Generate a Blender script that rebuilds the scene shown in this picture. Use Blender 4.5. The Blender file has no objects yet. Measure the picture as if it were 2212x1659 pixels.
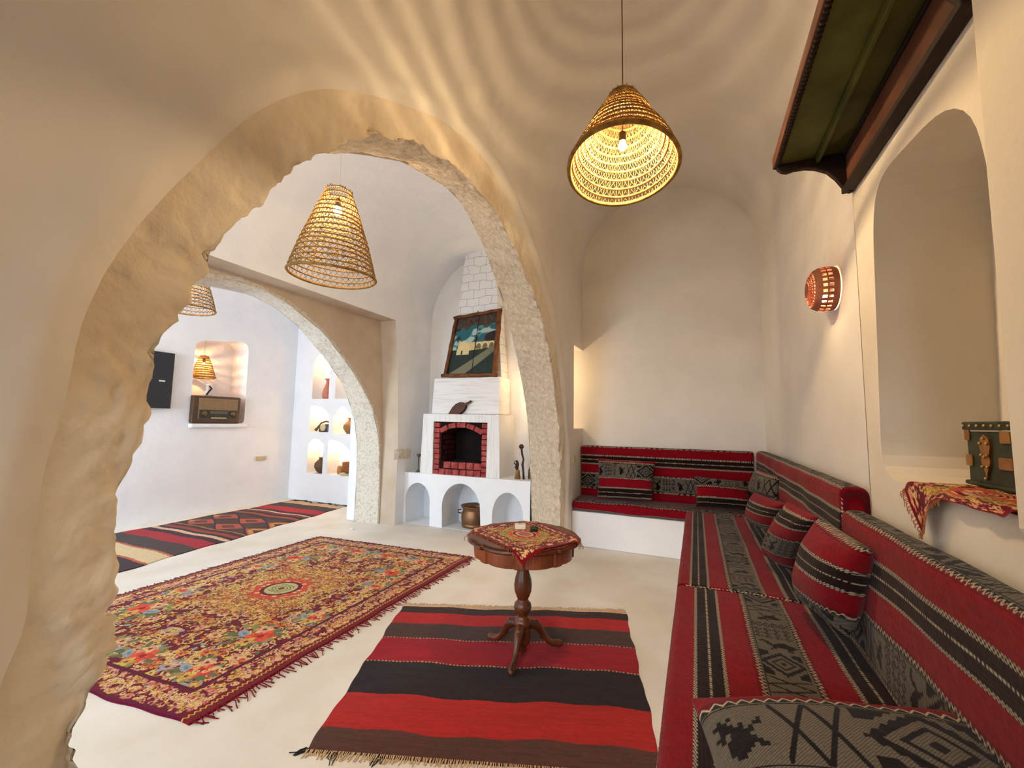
import bpy, bmesh, math, random
import numpy as np
from mathutils import Vector, Matrix, noise

# ------------------------------------------------------------------ camera, world, light, exposure
SC = bpy.context.scene
COL = SC.collection
PI = math.pi
YAW, PITCH, ROLL, FPX, CAMZ = math.radians(23.6), math.radians(5.2), math.radians(.95), 910.0, 1.35
_w = Vector((-math.sin(YAW)*math.cos(PITCH), math.cos(YAW)*math.cos(PITCH), math.sin(PITCH)))
_r = Vector((math.cos(YAW), math.sin(YAW), 0)); _u = _r.cross(_w)
_r, _u = math.cos(ROLL)*_r + math.sin(ROLL)*_u, -math.sin(ROLL)*_r + math.cos(ROLL)*_u
cd = bpy.data.cameras.new('camera'); cam = bpy.data.objects.new('camera', cd); COL.objects.link(cam)
cd.sensor_width = 36; cd.lens = FPX/2212*36; cd.clip_start = .02
M = Matrix((_r, _u, -_w)).transposed().to_4x4(); M.translation = (0, 0, CAMZ); cam.matrix_world = M
SC.camera = cam
vs = SC.view_settings
vs.view_transform = 'Standard'; vs.look = 'None'; vs.gamma = 1; vs.use_curve_mapping = False; vs.exposure = 0.08
W = bpy.data.worlds.new('world'); SC.world = W; W.use_nodes = True
bg = W.node_tree.nodes['Background']; bg.inputs[0].default_value = (.75, .86, 1, 1); bg.inputs[1].default_value = 1.0
cy = SC.cycles
cy.max_bounces = 6; cy.diffuse_bounces = 4; cy.glossy_bounces = 2; cy.transmission_bounces = 2; cy.transparent_max_bounces = 4
cy.use_adaptive_sampling = True; cy.adaptive_threshold = .05; cy.use_denoising = True
cy.sample_clamp_indirect = 6; cy.caustics_reflective = False; cy.caustics_refractive = False

def area(name, loc, target, sx, sy, power, color, spread=180):
    l = bpy.data.lights.new(name, 'AREA'); l.shape = 'RECTANGLE'; l.size = sx; l.size_y = sy; l.energy = power; l.color = color
    l.spread = math.radians(spread)
    o = bpy.data.objects.new(name, l); COL.objects.link(o); o.location = loc
    o.rotation_euler = (Vector(target)-Vector(loc)).to_track_quat('-Z', 'Y').to_euler()
    return o
COOL = (.72, .86, 1.0)
# daylight entering by the courtyard door of the middle room and the window of the far room
area('door_daylight', (-3.1, -3.1, 1.9), (-1.6, 4.6, 1.2), 2.6, 2.8, 265, COOL)
area('window_daylight', (-5.3, -2.0, 2.0), (-5.3, 4.0, 1.2), 2.4, 2.4, 330, COOL)
area('rear_floor_fill', (-.35, -2.35, 1.9), (-.45, 2.6, 0), .9, 1.3, 9, (.98, .95, .91), 52)  # added fill behind the camera, narrowed and aimed to brighten the floor

# ------------------------------------------------------------------ helpers
def sl(c):
    c = np.asarray(c, float)/255.
    return np.where(c <= .04045, c/12.92, ((c+.055)/1.055)**2.4)
def rgba(c): return tuple(float(x) for x in sl(c)) + (1.,)
MAT = {}
def mat(name, color=(200, 200, 200), rough=.8, color2=None, nscale=4, bump=0, bscale=40, metal=0, emit=None, estr=0, attr=None, bump2=0, bscale2=6, detail=6, contrast=(.35, .65), spec=.3, sheen=0):
    if name in MAT: return MAT[name]
    m = bpy.data.materials.new(name); m.use_nodes = True; MAT[name] = m
    nt = m.node_tree; N = nt.nodes; L = nt.links; b = N['Principled BSDF']
    b.inputs['Roughness'].default_value = rough; b.inputs['Metallic'].default_value = metal
    b.inputs['Specular IOR Level'].default_value = spec
    b.inputs['Base Color'].default_value = rgba(color)
    tc = N.new('ShaderNodeTexCoord')
    src = None
    if attr:
        a = N.new('ShaderNodeAttribute'); a.attribute_name = attr; src = a.outputs['Color']
    if color2 is not None:
        n = N.new('ShaderNodeTexNoise'); n.inputs['Scale'].default_value = nscale; n.inputs['Detail'].default_value = detail
        L.new(tc.outputs['Object'], n.inputs['Vector'])
        r = N.new('ShaderNodeValToRGB'); r.color_ramp.elements[0].position = contrast[0]; r.color_ramp.elements[1].position = contrast[1]
        r.color_ramp.elements[0].color = rgba(color); r.color_ramp.elements[1].color = rgba(color2)
        L.new(n.outputs['Fac'], r.inputs[0]); src = r.outputs[0]
    if src is not None: L.new(src, b.inputs['Base Color'])
    if sheen: b.inputs['Sheen Weight'].default_value = sheen
    prev = None
    for st, sc in ((bump, bscale), (bump2, bscale2)):
        if st:
            n = N.new('ShaderNodeTexNoise'); n.inputs['Scale'].default_value = sc; n.inputs['Detail'].default_value = 5
            L.new(tc.outputs['Object'], n.inputs['Vector'])
            bp = N.new('ShaderNodeBump'); bp.inputs['Strength'].default_value = 1; bp.inputs['Distance'].default_value = st
            L.new(n.outputs['Fac'], bp.inputs['Height'])
            if prev: L.new(prev, bp.inputs['Normal'])
            prev = bp.outputs[0]
    if prev: L.new(prev, b.inputs['Normal'])
    if emit is not None:
        b.inputs['Emission Color'].default_value = tuple(emit)+(1,); b.inputs['Emission Strength'].default_value = estr
    return m
plaster = mat('white_plaster', (232, 226, 217), .9, (239, 234, 227), 2.0, bump=.004, bscale=9, bump2=.02, bscale2=1.6)
plaster_w = mat('limewash', (240, 241, 243), .9, (246, 246, 247), 3.0, bump=.004, bscale=12, bump2=.012, bscale2=2.5)
plaster_y = mat('cream_plaster', (228, 218, 200), .9, (236, 228, 213), 3.0, bump=.003, bscale=14, bump2=.012, bscale2=2.2)
stone = mat('limestone', (196, 174, 144), .95, (228, 213, 188), 26.0, bump=.016, bscale=34, bump2=.02, bscale2=12, contrast=(.25, .7))
stone_face = mat('plastered_stone', (214, 196, 168), .95, (240, 229, 209), 2.6, bump=.005, bscale=26, bump2=.02, bscale2=6, detail=9, contrast=(.25, .6))
stone2 = mat('pale_limestone', (200, 186, 162), .95, (230, 222, 207), 34, bump=.010, bscale=50, contrast=(.28, .55))
spandrel = mat('beige_plaster', (198, 178, 155), .9, (212, 195, 172), 3, bump=.003, bscale=16)
floor_m = mat('floor_screed', (226, 217, 200), .6, (242, 237, 228), 1.7, bump=.002, bscale=10, bump2=.006, bscale2=1.5, detail=9, spec=.35)
wood = mat('walnut', (72, 33, 14), .35, (104, 52, 24), 9, bump=.0008, bscale=60, spec=.5)
wood_red = mat('mahogany', (110, 50, 22), .33, (140, 68, 32), 7, bump=.0005, bscale=60, spec=.5)
dark = mat('black_metal', (22, 20, 20), .5)
soot = mat('soot', (20, 12, 11), .95, (34, 20, 18), 8)
brickm = mat('red_brick', (140, 50, 48), .85, (180, 86, 80), 14, bump=.003, bscale=50)
mortar = mat('mortar', (66, 58, 58), .95, (92, 84, 82), 20)
white_pl = mat('white_plastic', (226, 222, 210), .45)
cream_pl = mat('ivory_plastic', (205, 190, 150), .5)
fabric = mat('woven_fabric', rough=.95, attr='Col', bump=.0012, bscale=420, bump2=.003, bscale2=30, spec=.05, sheen=.1)
rugm = mat('rug_pile', rough=.97, attr='Col', bump=.0015, bscale=260, bump2=.004, bscale2=14, spec=.03, sheen=.1)
paintm = mat('painted_board', rough=.6, attr='Col', bump=.0006, bscale=90)

class MB:
    def __init__(s): s.v = []; s.f = []
    def add(s, vs_, fs):
        o = len(s.v); s.v += [tuple(p) for p in vs_]; s.f += [tuple(i+o for i in f) for f in fs]; return s
    def box(s, x0, x1, y0, y1, z0, z1):
        v = [(x, y, z) for x in (x0, x1) for y in (y0, y1) for z in (z0, z1)]
        return s.add(v, [(0, 1, 3, 2), (4, 6, 7, 5), (0, 4, 5, 1), (2, 3, 7, 6), (0, 2, 6, 4), (1, 5, 7, 3)])
    def tube(s, pts, r, n=6, closed=False, cap=True):
        pts = [Vector(p) for p in pts]; m = len(pts)
        rs = r if hasattr(r, '__len__') else [r]*m
        V = []; up = None
        for i, p in enumerate(pts):
            if closed: t = pts[(i+1) % m]-pts[i-1]
            else: t = pts[min(i+1, m-1)]-pts[max(i-1, 0)]
            t = t.normalized() if t.length > 1e-9 else Vector((0, 0, 1))
            if up is None: up = t.orthogonal().normalized()
            a = (up-t*up.dot(t)); a = a.normalized() if a.length > 1e-6 else t.orthogonal().normalized(); up = a
            b = t.cross(a)
            for k in range(n):
                q = 2*PI*k/n; V.append(p+(a*math.cos(q)+b*math.sin(q))*rs[i])
        F = []
        for i in range(m if closed else m-1):
            j = (i+1) % m
            for k in range(n):
                F.append((i*n+k, i*n+(k+1) % n, j*n+(k+1) % n, j*n+k))
        if cap and not closed:
            F.append(tuple(range(n))[::-1]); F.append(tuple(range((m-1)*n, m*n)))
        return s.add(V, F)
    def lathe(s, prof, c=(0, 0, 0), n=32, axis='Z', cap=True):
        V = []
        for r, h in prof:
            for k in range(n):
                q = 2*PI*k/n; a, b = r*math.cos(q), r*math.sin(q)
                V.append((c[0]+a, c[1]+b, c[2]+h) if axis == 'Z' else ((c[0]+h, c[1]+a, c[2]+b) if axis == 'X' else (c[0]+b, c[1]+h, c[2]+a)))
        F = [(i*n+k, i*n+(k+1) % n, (i+1)*n+(k+1) % n, (i+1)*n+k) for i in range(len(prof)-1) for k in range(n)]
        if cap: F.append(tuple(range(n))[::-1]); F.append(tuple(range((len(prof)-1)*n, len(prof)*n)))
        return s.add(V, F)
    def prism(s, poly, f0, f1):
        n = len(poly)
        V = [f0(*p) for p in poly]+[f1(*p) for p in poly]
        return s.add(V, [tuple(range(n))[::-1], tuple(range(n, 2*n))]+[(i, (i+1) % n, n+(i+1) % n, n+i) for i in range(n)])
    def sphere(s, c, r, n=12, m=8, sc=(1, 1, 1)):
        V = []; F = []
        for i in range(m+1):
            a = PI*i/m
            for k in range(n):
                q = 2*PI*k/n
                V.append((c[0]+r*sc[0]*math.sin(a)*math.cos(q), c[1]+r*sc[1]*math.sin(a)*math.sin(q), c[2]+r*sc[2]*math.cos(a)))
        for i in range(m):
            for k in range(n): F.append((i*n+k, (i+1)*n+k, (i+1)*n+(k+1) % n, i*n+(k+1) % n))
        return s.add(V, F)
    def build(s, name, m, parent=None, smooth=False, bevel=0, fix=True, angle=None):
        me = bpy.data.meshes.new(name); me.from_pydata([tuple(v) for v in s.v], [], s.f)
        if fix:
            bm = bmesh.new(); bm.from_mesh(me); bmesh.ops.remove_doubles(bm, verts=bm.verts, dist=1e-5)
            bmesh.ops.recalc_face_normals(bm, faces=bm.faces); bm.to_mesh(me); bm.free()
        return link(name, me, m, parent, smooth, bevel, angle)
def link(name, me, m, parent=None, smooth=False, bevel=0, angle=None):
    if m: me.materials.append(m)
    if smooth: me.shade_smooth()
    o = bpy.data.objects.new(name, me); COL.objects.link(o)
    if parent is not None:
        o.parent = parent; o.matrix_parent_inverse = parent_inv(parent)
    if bevel:
        b = o.modifiers.new('bevel', 'BEVEL'); b.width = bevel; b.segments = 2; b.limit_method = 'ANGLE'; b.angle_limit = math.radians(40)
    return o
def parent_inv(p):
    if p.type != 'EMPTY': return Matrix.Identity(4)
    m = Matrix.LocRotScale(p.location, p.rotation_euler, p.scale)
    q = p.parent
    if q is not None: m = Matrix.LocRotScale(q.location, q.rotation_euler, q.scale) @ m if q.type == 'EMPTY' else m
    return m.inverted()
def empty(name, loc=(0, 0, 0)):
    o = bpy.data.objects.new(name, None); COL.objects.link(o); o.location = loc; o.empty_display_size = .1; return o
def tag(o, label, cat, group=None, kind=None):
    o['label'] = label; o['category'] = cat
    if group: o['group'] = group
    if kind: o['kind'] = kind
    return o
def plabel(o, label): o['label'] = label; return o
def struct(o): o['kind'] = 'structure'; return o
def grid_mesh(name, P, m, color=None, parent=None, smooth=True, wrap_u=False, extra=None):
    n, k = P.shape[:2]
    idx = np.arange(n*k).reshape(n, k)
    if wrap_u: idx = np.vstack([idx, idx[:1]])
    F = np.stack([idx[:-1, :-1], idx[1:, :-1], idx[1:, 1:], idx[:-1, 1:]], -1).reshape(-1, 4)
    return raw_mesh(name, P.reshape(-1, 3), F, m, None if color is None else color.reshape(-1, 3), parent, smooth)
def raw_mesh(name, V, F, m, color=None, parent=None, smooth=True):
    me = bpy.data.meshes.new(name); me.vertices.add(len(V)); me.vertices.foreach_set('co', np.ascontiguousarray(V, dtype=np.float32).ravel())
    F = np.ascontiguousarray(F, dtype=np.int32); k = F.shape[1]
    me.loops.add(F.size); me.loops.foreach_set('vertex_index', F.ravel())
    me.polygons.add(len(F)); me.polygons.foreach_set('loop_start', np.arange(0, F.size, k, dtype=np.int32))
    me.update(calc_edges=True)
    if color is not None:
        a = me.color_attributes.new('Col', 'FLOAT_COLOR', 'POINT')
        c = np.ones((len(V), 4), np.float32); c[:, :3] = color; a.data.foreach_set('color', c.ravel())
    return link(name, me, m, parent, smooth)
def resample(pts, n):
    p = np.array(pts, float); d = np.r_[0, np.cumsum(np.hypot(*np.diff(p, axis=0).T))]
    t = np.linspace(0, d[-1], n); return np.stack([np.interp(t, d, p[:, 0]), np.interp(t, d, p[:, 1])], 1)
def smooth_pl(p, k=3):
    p = p.copy()
    for _ in range(k): p[1:-1] = .25*p[:-2]+.5*p[1:-1]+.25*p[2:]
    return p
def fbm(x, y, z, s=1., o=4): return noise.fractal(Vector((x*s, y*s, z*s)), .8, 2., o)
def arcpts(cx, cz, rx, rz, a0, a1, n): return [(cx+rx*math.cos(math.radians(a0+(a1-a0)*i/n)), cz+rz*math.sin(math.radians(a0+(a1-a0)*i/n))) for i in range(n+1)]
def holed(name, outer, holes, f, m, parent=None, reveal=None):
    """flat wall with holes; f(u,v,d)->xyz; holes = [(pts, depth, capped)]"""
    bm = bmesh.new()
    def loop(pts, d=0):
        vs_ = [bm.verts.new(f(u, v, d)) for u, v in pts]
        return vs_, [bm.edges.new((vs_[i], vs_[(i+1) % len(vs_)])) for i in range(len(vs_))]
    E = loop(outer)[1]; H = []
    for pts, dep, cap in holes:
        vs_, es = loop(pts); E += es; H.append((vs_, pts, dep, cap))
    bmesh.ops.triangle_fill(bm, use_beauty=True, use_dissolve=False, edges=E)
    for vs_, pts, dep, cap in H:
        if dep:
            w2 = [bm.verts.new(f(u, v, dep)) for u, v in pts]
            for i in range(len(pts)):
                j = (i+1) % len(pts); bm.faces.new((vs_[i], vs_[j], w2[j], w2[i]))
            if cap: bm.faces.new(w2)
    bmesh.ops.recalc_face_normals(bm, faces=bm.faces)
    me = bpy.data.meshes.new(name); bm.to_mesh(me); bm.free()
    return link(name, me, m, parent)

# ------------------------------------------------------------------ setting: floor, walls, vaults
XL, XR, XRP = -1.30, .676, .66      # arch wall face, right wall, proud right wall
YB, YF = 5.2, -2.4
o = MB().box(-7.0, 1.3, -3.6, 5.8, -.2, 0).build('floor', floor_m); struct(o)

inner = [(.59, 0), (.585, .5), (.572, .64), (.592, .74), (.60, .9), (.60, 1.0), (.603, 1.12), (.61, 1.23), (.625, 1.33), (.64, 1.40), (.66, 1.53), (.69, 1.62), (.71, 1.7), (.75, 1.77), (.785, 1.85), (.83, 1.956), (.885, 2.045), (.945, 2.157), (1.03, 2.26), (1.145, 2.405), (1.28, 2.55), (1.48, 2.68), (1.72, 2.82), (1.95, 2.88), (2.33, 2.945), (2.7, 2.91), (3.04, 2.77), (3.467, 2.55), (3.79, 2.3), (4.09, 1.887), (4.26, 1.42), (4.35, .93), (4.37, .8), (4.375, 0)]
outer = [(.42, 0), (.42, .81), (.45, .88), (.45, .95), (.443, 1.1), (.45, 1.25), (.473, 1.35), (.477, 1.485), (.481, 1.585), (.518, 1.7), (.58, 1.86), (.626, 1.95), (.696, 2.09), (.754, 2.19), (.83, 2.33), (.905, 2.43), (.99, 2.53), (1.1, 2.64), (1.27, 2.76), (1.47, 2.87), (1.715, 2.99), (1.98, 3.1), (2.25, 3.16), (2.59, 3.17), (2.93, 3.09), (3.23, 2.95), (3.585, 2.7), (3.93, 2.43), (4.165, 2.09), (4.34, 1.67), (4.486, 1.17), (4.53, .85), (4.5, .8), (4.47, 0)]
backo = [(.5, 0), (.5, 1.1), (.6, 1.7), (.8, 2.1), (1.1, 2.5), (1.607, 2.81), (1.868, 2.947), (2.169, 3.089), (2.349, 3.128), (2.678, 3.2), (2.968, 3.19), (3.316, 3.014), (3.62, 2.763), (3.91, 2.463), (4.17, 2.115), (4.39, 1.73), (4.54, 1.42), (4.637, .88), (4.74, 0)]
def angle_param(pts, n, c=(2.45, 1.0)):
    """resample so that index i of every outline lies on the same spoke"""
    p = resample(pts, 1500); legs = n//5
    out = []
    zs = np.linspace(0, c[1], legs, endpoint=False)
    L_ = p[:750]; out += [(np.interp(z, *inc(L_, z)), z) for z in zs]
    ang = np.arctan2(p[:, 1]-c[1], p[:, 0]-c[0]); m_ = p[:, 1] >= c[1]-1e-3
    A = np.linspace(PI, 0, n-2*legs)
    a2 = ang[m_]; p2 = p[m_]; o_ = np.argsort(a2)
    for a in A: out.append((np.interp(a, a2[o_], p2[o_, 0]), np.interp(a, a2[o_], p2[o_, 1])))
    R_ = p[750:]
    out += [(np.interp(z, *inc(R_, z)), z) for z in zs[::-1]]
    return np.array(out)
def inc(q, z):
    o_ = np.argsort(q[:, 1], kind='stable'); return q[o_, 1], q[o_, 0]
NS = 620
PI_, PO, PB = [smooth_pl(angle_param(q, NS), k_) for q, k_ in ((inner, 4), (outer, 40), (backo, 20))]
def joints(s, step=.42):
    """dark shallow grooves between the voussoirs"""
    ds = np.abs(((s/step)+.5) % 1-.5)*step; return np.exp(-(ds/.007)**2)
arc = np.r_[0, np.cumsum(np.hypot(*np.diff(PI_, axis=0).T))]
def stone_strip(name, A, xa, B, xb, k, m, amp, jam=.008, fa=1., fb=1., side='in', groove=True, s_arc=arc):
    P = np.zeros((len(A), k, 3))
    for j in range(k):
        t = j/(k-1); P[:, j, 0] = xa+(xb-xa)*t; P[:, j, 1:] = A*(1-t)+B*t
    nrm = np.gradient(A, axis=0); nrm = np.stack([nrm[:, 1], -nrm[:, 0]], 1); nrm /= np.linalg.norm(nrm, axis=1)[:, None]+1e-9
    g = joints(s_arc) if groove else np.zeros(len(A))
    for i in range(len(A)):
        for j in range(k):
            x, y, z = P[i, j]; t = j/(k-1)
            d = amp*fbm(x+3, y, z, 3.1, 5)+amp*.5*fbm(x, y+7, z, 14, 3)
            ch = fbm(x+9, y+2, z, 4.2, 5)
            if side == 'face': d -= .045*max(0, ch-.42)+.012*max(0, .06-abs(fbm(x, y+5, z+1, 1.7, 4)))/.06*(fbm(x+2, y, z, 1.1, 2) > .1)
            else: d -= .03*max(0, ch-.35)
            d -= jam*g[i]*(1 if side == 'in' else .6)
            if side == 'in': P[i, j, 1:] += -nrm[i]*d*-1*(fa*(1-t)+fb*t)
            else: P[i, j, 0] += d*(fa*(1-t)+fb*t); P[i, j, 1:] += nrm[i]*d*.8*(1-t)
    return P
# intrados of the large arch and the band of stone around it, one continuous skin
k1, k2 = 26, 20
Pa = stone_strip('a', PB, -1.78, PI_, -1.335, k1, stone, .022)
Pb = stone_strip('b', PI_, -1.335, PO, -1.315, k2, stone_face, .020, fb=.3, side='face', groove=False)
# ledge (impost) on both piers
for i in range(NS):
    y, z = PI_[i]
    if .77 < z < .86:
        s_ = 1 if y > 2.4 else -1
        Pa[i, :, 1] -= s_*.022*np.clip(1, 0, 1)
Pb[:, 0] = Pa[:, -1]
Pt = np.concatenate([Pa, Pb[:, 1:]], 1)
for i in range(NS):     # broken edge
    y, z = PI_[i]; e = .028*fbm(0, y, z, 5, 4)+.012*fbm(4, y, z, 22, 2)
    c = np.array([2.45-y, 1.3-z]); c /= np.linalg.norm(c)
    for j, w_ in ((k1-3, .3), (k1-2, .7), (k1-1, 1), (k1, .7), (k1+1, .3)): Pt[i, j, 1:] += c*e*w_*.7
a1 = grid_mesh('trim_1', Pt, stone); struct(a1)
a1.data.materials.append(stone_face)
nf = Pt.shape[1]-1; mi = np.zeros(len(a1.data.polygons), np.int32); mi[(np.arange(len(mi)) % nf) >= k1-1] = 1
a1.data.polygons.foreach_set('material_index', mi)
# plaster skin of the arch wall
def rect_ray(y, z, y0, y1, z1, c=(2.45, 1.0)):
    if z < c[1]: return (y0 if y < c[0] else y1, z)
    dy, dz = y-c[0], max(z-c[1], 0)
    t = 1e9
    if dy < -1e-6: t = min(t, (y0-c[0])/dy)
    if dy > 1e-6: t = min(t, (y1-c[0])/dy)
    if dz > 1e-6: t = min(t, (z1-c[1])/dz)
    return (c[0]+dy*t, c[1]+dz*t)
SPZ = 3.3; YS = 4.78
PR = np.array([rect_ray(y, z, YF, YS, SPZ+.001) for y, z in PO])
K = 34; P = np.zeros((NS, K, 3)); Ps = smooth_pl(Pt[:, -1, 1:], 0)
for j in range(K):
    t = j/(K-1); d = (t**1.5)
    P[:, j, 1:] = Ps*(1-d)+PR*d
    dist = np.hypot(*(P[:, j, 1:]-Ps).T)
    P[:, j, 0] = Pt[:, -1, 0]*np.exp(-(dist/.03)**2)+(XL)*(1-np.exp(-(dist/.03)**2))+.012*np.exp(-((dist-.07)/.05)**2)
for i in range(NS):
    for j in range(1, K): P[i, j, 0] += .012*fbm(0, P[i, j, 1], P[i, j, 2], 1.3, 2)*min(1, j/4)*(1-max(0, (j/(K-1)-.8)/.2))
P[:, 0] = Pt[:, -1]
o = grid_mesh('wall_left', P, plaster); struct(o)
# strip between the pier and the back wall, with a small opening next to the corner
OP = (4.79, YB, 1.29, 2.27)
o = MB().box(-1.78, XL, YS, YB+.01, 0, OP[2]).box(-1.78, XL, YS, YB+.01, OP[3], SPZ+.3).build('wall_left', plaster); struct(o)
# reverse side of the arch wall
hole = [tuple(p) for p in resample(backo, 90)]
outl = [(YF, 0)]+hole+[(YS, 0), (YS, 3.5), (YF, 3.5)]
o = holed('wall_left', outl, [], lambda u, v, d: (-1.78, u, v), plaster_w); struct(o)
o = MB().box(-1.77, -1.42, YF, .3, 0, 3.5).build('wall_left', plaster_w); struct(o)
# back wall of the two near rooms
o = MB().box(-4.3, 1.2, YB, YB+.3, 0, 4.6).build('wall_back', plaster); struct(o)
# vaults
def vault(name, x0, x1, z0, z1, za, y0, y1, m, nx=48, ny=60, xc=None):
    xc = (x0+x1)/2 if xc is None else xc
    P = np.zeros((nx+1, ny+1, 3))
    for i in range(nx+1):
        a = PI*i/nx; c_, s_ = math.cos(a), math.sin(a)
        x = xc-(xc-x0)*c_ if c_ > 0 else xc-(x1-xc)*c_
        zb = z0 if c_ > 0 else z1
        for j in range(ny+1):
            y = y0+(y1-y0)*j/ny
            P[i, j] = (x, y, zb+(za-zb)*s_+.01*fbm(x, y, 0, 1.1, 2)*s_)
    return grid_mesh(name, P, m)
o = vault('ceiling', XL, XR, SPZ, SPZ, 4.2, YF, YB+.1, plaster); struct(o)
o = vault('ceiling', -3.6, -1.78, 2.78, 3.3, 3.72, -1.6, YB+.1, plaster_w, xc=-2.72); struct(o)
o = vault('ceiling', -6.4, -4.3, 2.9, 2.9, 3.6, -1.0, YB+.3, plaster_w); struct(o)
# right wall: far white part, near proud cream part with the arched niche
o = MB().box(XR, 1.25, 2.24, YB+.2, 0, SPZ+.02).build('wall_right', plaster); struct(o)
nich = [(1.30, 1.16), (1.33, 1.9), (1.37, 2.13), (1.43, 2.21), (1.50, 2.25), (1.6, 2.275), (1.72, 2.285), (1.84, 2.30), (1.93, 2.30), (1.99, 2.28), (2.03, 2.2), (2.045, 2.1), (2.10, 1.25), (2.09, 1.2), (2.05, 1.168), (1.9, 1.16)]
nich = [tuple(p) for p in smooth_pl(resample(nich, 60), 2)][:-1]
o = holed('wall_right', [(YF, 0), (2.24, 0), (2.24, SPZ+.02), (YF, SPZ+.02)], [(nich, .34, True)], lambda u, v, d: (XRP+d, u, v), plaster_y); struct(o)
o = MB().box(XRP, XR+.03, 2.235, 2.245, 0, SPZ+.02).build('wall_right', plaster_y); struct(o)
o = MB().box(.61, XRP+.01, .9, 1.262, 1.13, SPZ-.2).build('trim_2', plaster_y, bevel=.02); struct(o)
# wall behind the camera with a doorway, front walls of the other rooms
def doorwall(name, x0, x1, y, z1, dx0, dx1, dz0, dz1, m):
    b = MB().box(x0, dx0, y-.3, y, 0, z1).box(dx1, x1, y-.3, y, 0, z1).box(dx0, dx1, y-.3, y, dz1, z1)
    if dz0 > 0: b.box(dx0, dx1, y-.3, y, 0, dz0)
    return struct(b.build(name, m))
doorwall('wall_front', -1.8, 1.2, YF, 4.6, -.95, .05, 1.1, 2.7, plaster)
doorwall('wall_front', -3.7, -1.75, -1.2, 4.6, -3.4, -2.1, 0, 2.4, plaster_w)
doorwall('wall_front', -6.8, -4.2, -.6, 4.6, -6.1, -4.5, .9, 2.5, plaster_w)
# wall with the second arch between the middle and the far room
rec = [(-1.3, 0), (.5, 0), (.5, 2.66), (2.2, 2.665), (4.38, 2.665), (4.46, 2.0), (4.53, 1.04), (4.52, 0), (YB+.02, 0), (YB+.02, 3.3), (-1.3, 3.3)]
o = holed('wall_middle', rec, [], lambda u, v, d: (-3.6+d, u, v), plaster_w); struct(o)
b = MB(); rr = rec[1:8]
for i in range(len(rr)-1):
    (y0, z0), (y1, z1) = rr[i], rr[i+1]
    b.add([(-3.6, y0, z0), (-3.6, y1, z1), (-3.85, y1, z1), (-3.85, y0, z0)], [(0, 1, 2, 3)])
o = b.build('wall_middle', spandrel); struct(o)
in2 = [(.55, 0), (.55, .9), (.62, 1.3), (.85, 1.75), (1.2, 2.15), (1.7, 2.42), (2.16, 2.545), (2.4, 2.6), (2.66, 2.605), (2.97, 2.54), (3.46, 2.32), (3.91, 1.95), (4.255, 1.57), (4.41, 1.21), (4.46, .95), (4.485, .73), (4.49, 0)]
bk2 = [(.55, 0), (.55, .9), (.7, 1.5), (1.1, 2.0), (1.6, 2.35), (2.0, 2.5), (2.447, 2.589), (2.808, 2.62), (3.13, 2.55), (3.44, 2.39), (3.8, 2.12), (4.12, 1.81), (4.35, 1.39), (4.43, 1.02), (4.45, .7), (4.444, 0)]
I2, B2 = smooth_pl(resample(in2, 220), 4), smooth_pl(resample(bk2, 220), 4)
arc2 = np.r_[0, np.cumsum(np.hypot(*np.diff(I2, axis=0).T))]
P = stone_strip('c', B2, -4.2, I2, -3.84, 20, stone2, .018, s_arc=arc2)
for i in range(220):
    if .72 < I2[i, 1] < .86: P[i, :, 1] -= .02*(1 if I2[i, 0] > 2.5 else -1)
q = P[:, -1, 1:]; k3 = 6; Pf = np.zeros((220, k3, 3))
for j in range(k3):
    t = j/(k3-1); c = np.array([[2.5, 0.6]])-q; c /= np.linalg.norm(c, axis=1)[:, None]
    Pf[:, j, 1:] = q-c*.04*t; Pf[:, j, 0] = -3.84-.008*t
o = grid_mesh('trim_3', np.concatenate([P, Pf[:, 1:]], 1), stone2); struct(o)
sp = [(.5, 0)]+[tuple(p) for p in I2]+[(4.53, 0), (4.54, 1.04), (4.47, 2.0), (4.39, 2.68), (.5, 2.68)]
o = holed('wall_middle', sp, [], lambda u, v, d: (-3.85, u, v), spandrel); struct(o)
g_ = np.zeros((30, 22, 3))
for i in range(30):
    for j in range(22):
        y, z = 4.46+.36*i/29, .835+.14*j/21; e_ = min(1, 6*min(i/29, 1-i/29, j/21, 1-j/21)); g_[i, j] = (-3.603+e_*(.035+.02*fbm(1, y, z, 12, 4))*(1 if y < 4.62 else .45), y, z+.01*fbm(3, y, z, 9, 3))
struct(grid_mesh('trim_4', g_, stone2))
# far-room side of the same wall, with a plastered lining behind the stone
o = holed('wall_middle', [(-.7, 0)]+[tuple(p) for p in B2]+[(YB+.02, 0), (YB+.02, 3.2), (-.7, 3.2)], [], lambda u, v, d: (-4.205, u, v), plaster_w); struct(o)
o = MB().box(-4.36, -4.206, 4.455, YB, 0, 1.36).build('wall_middle', plaster_w, bevel=.02); struct(o)
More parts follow.
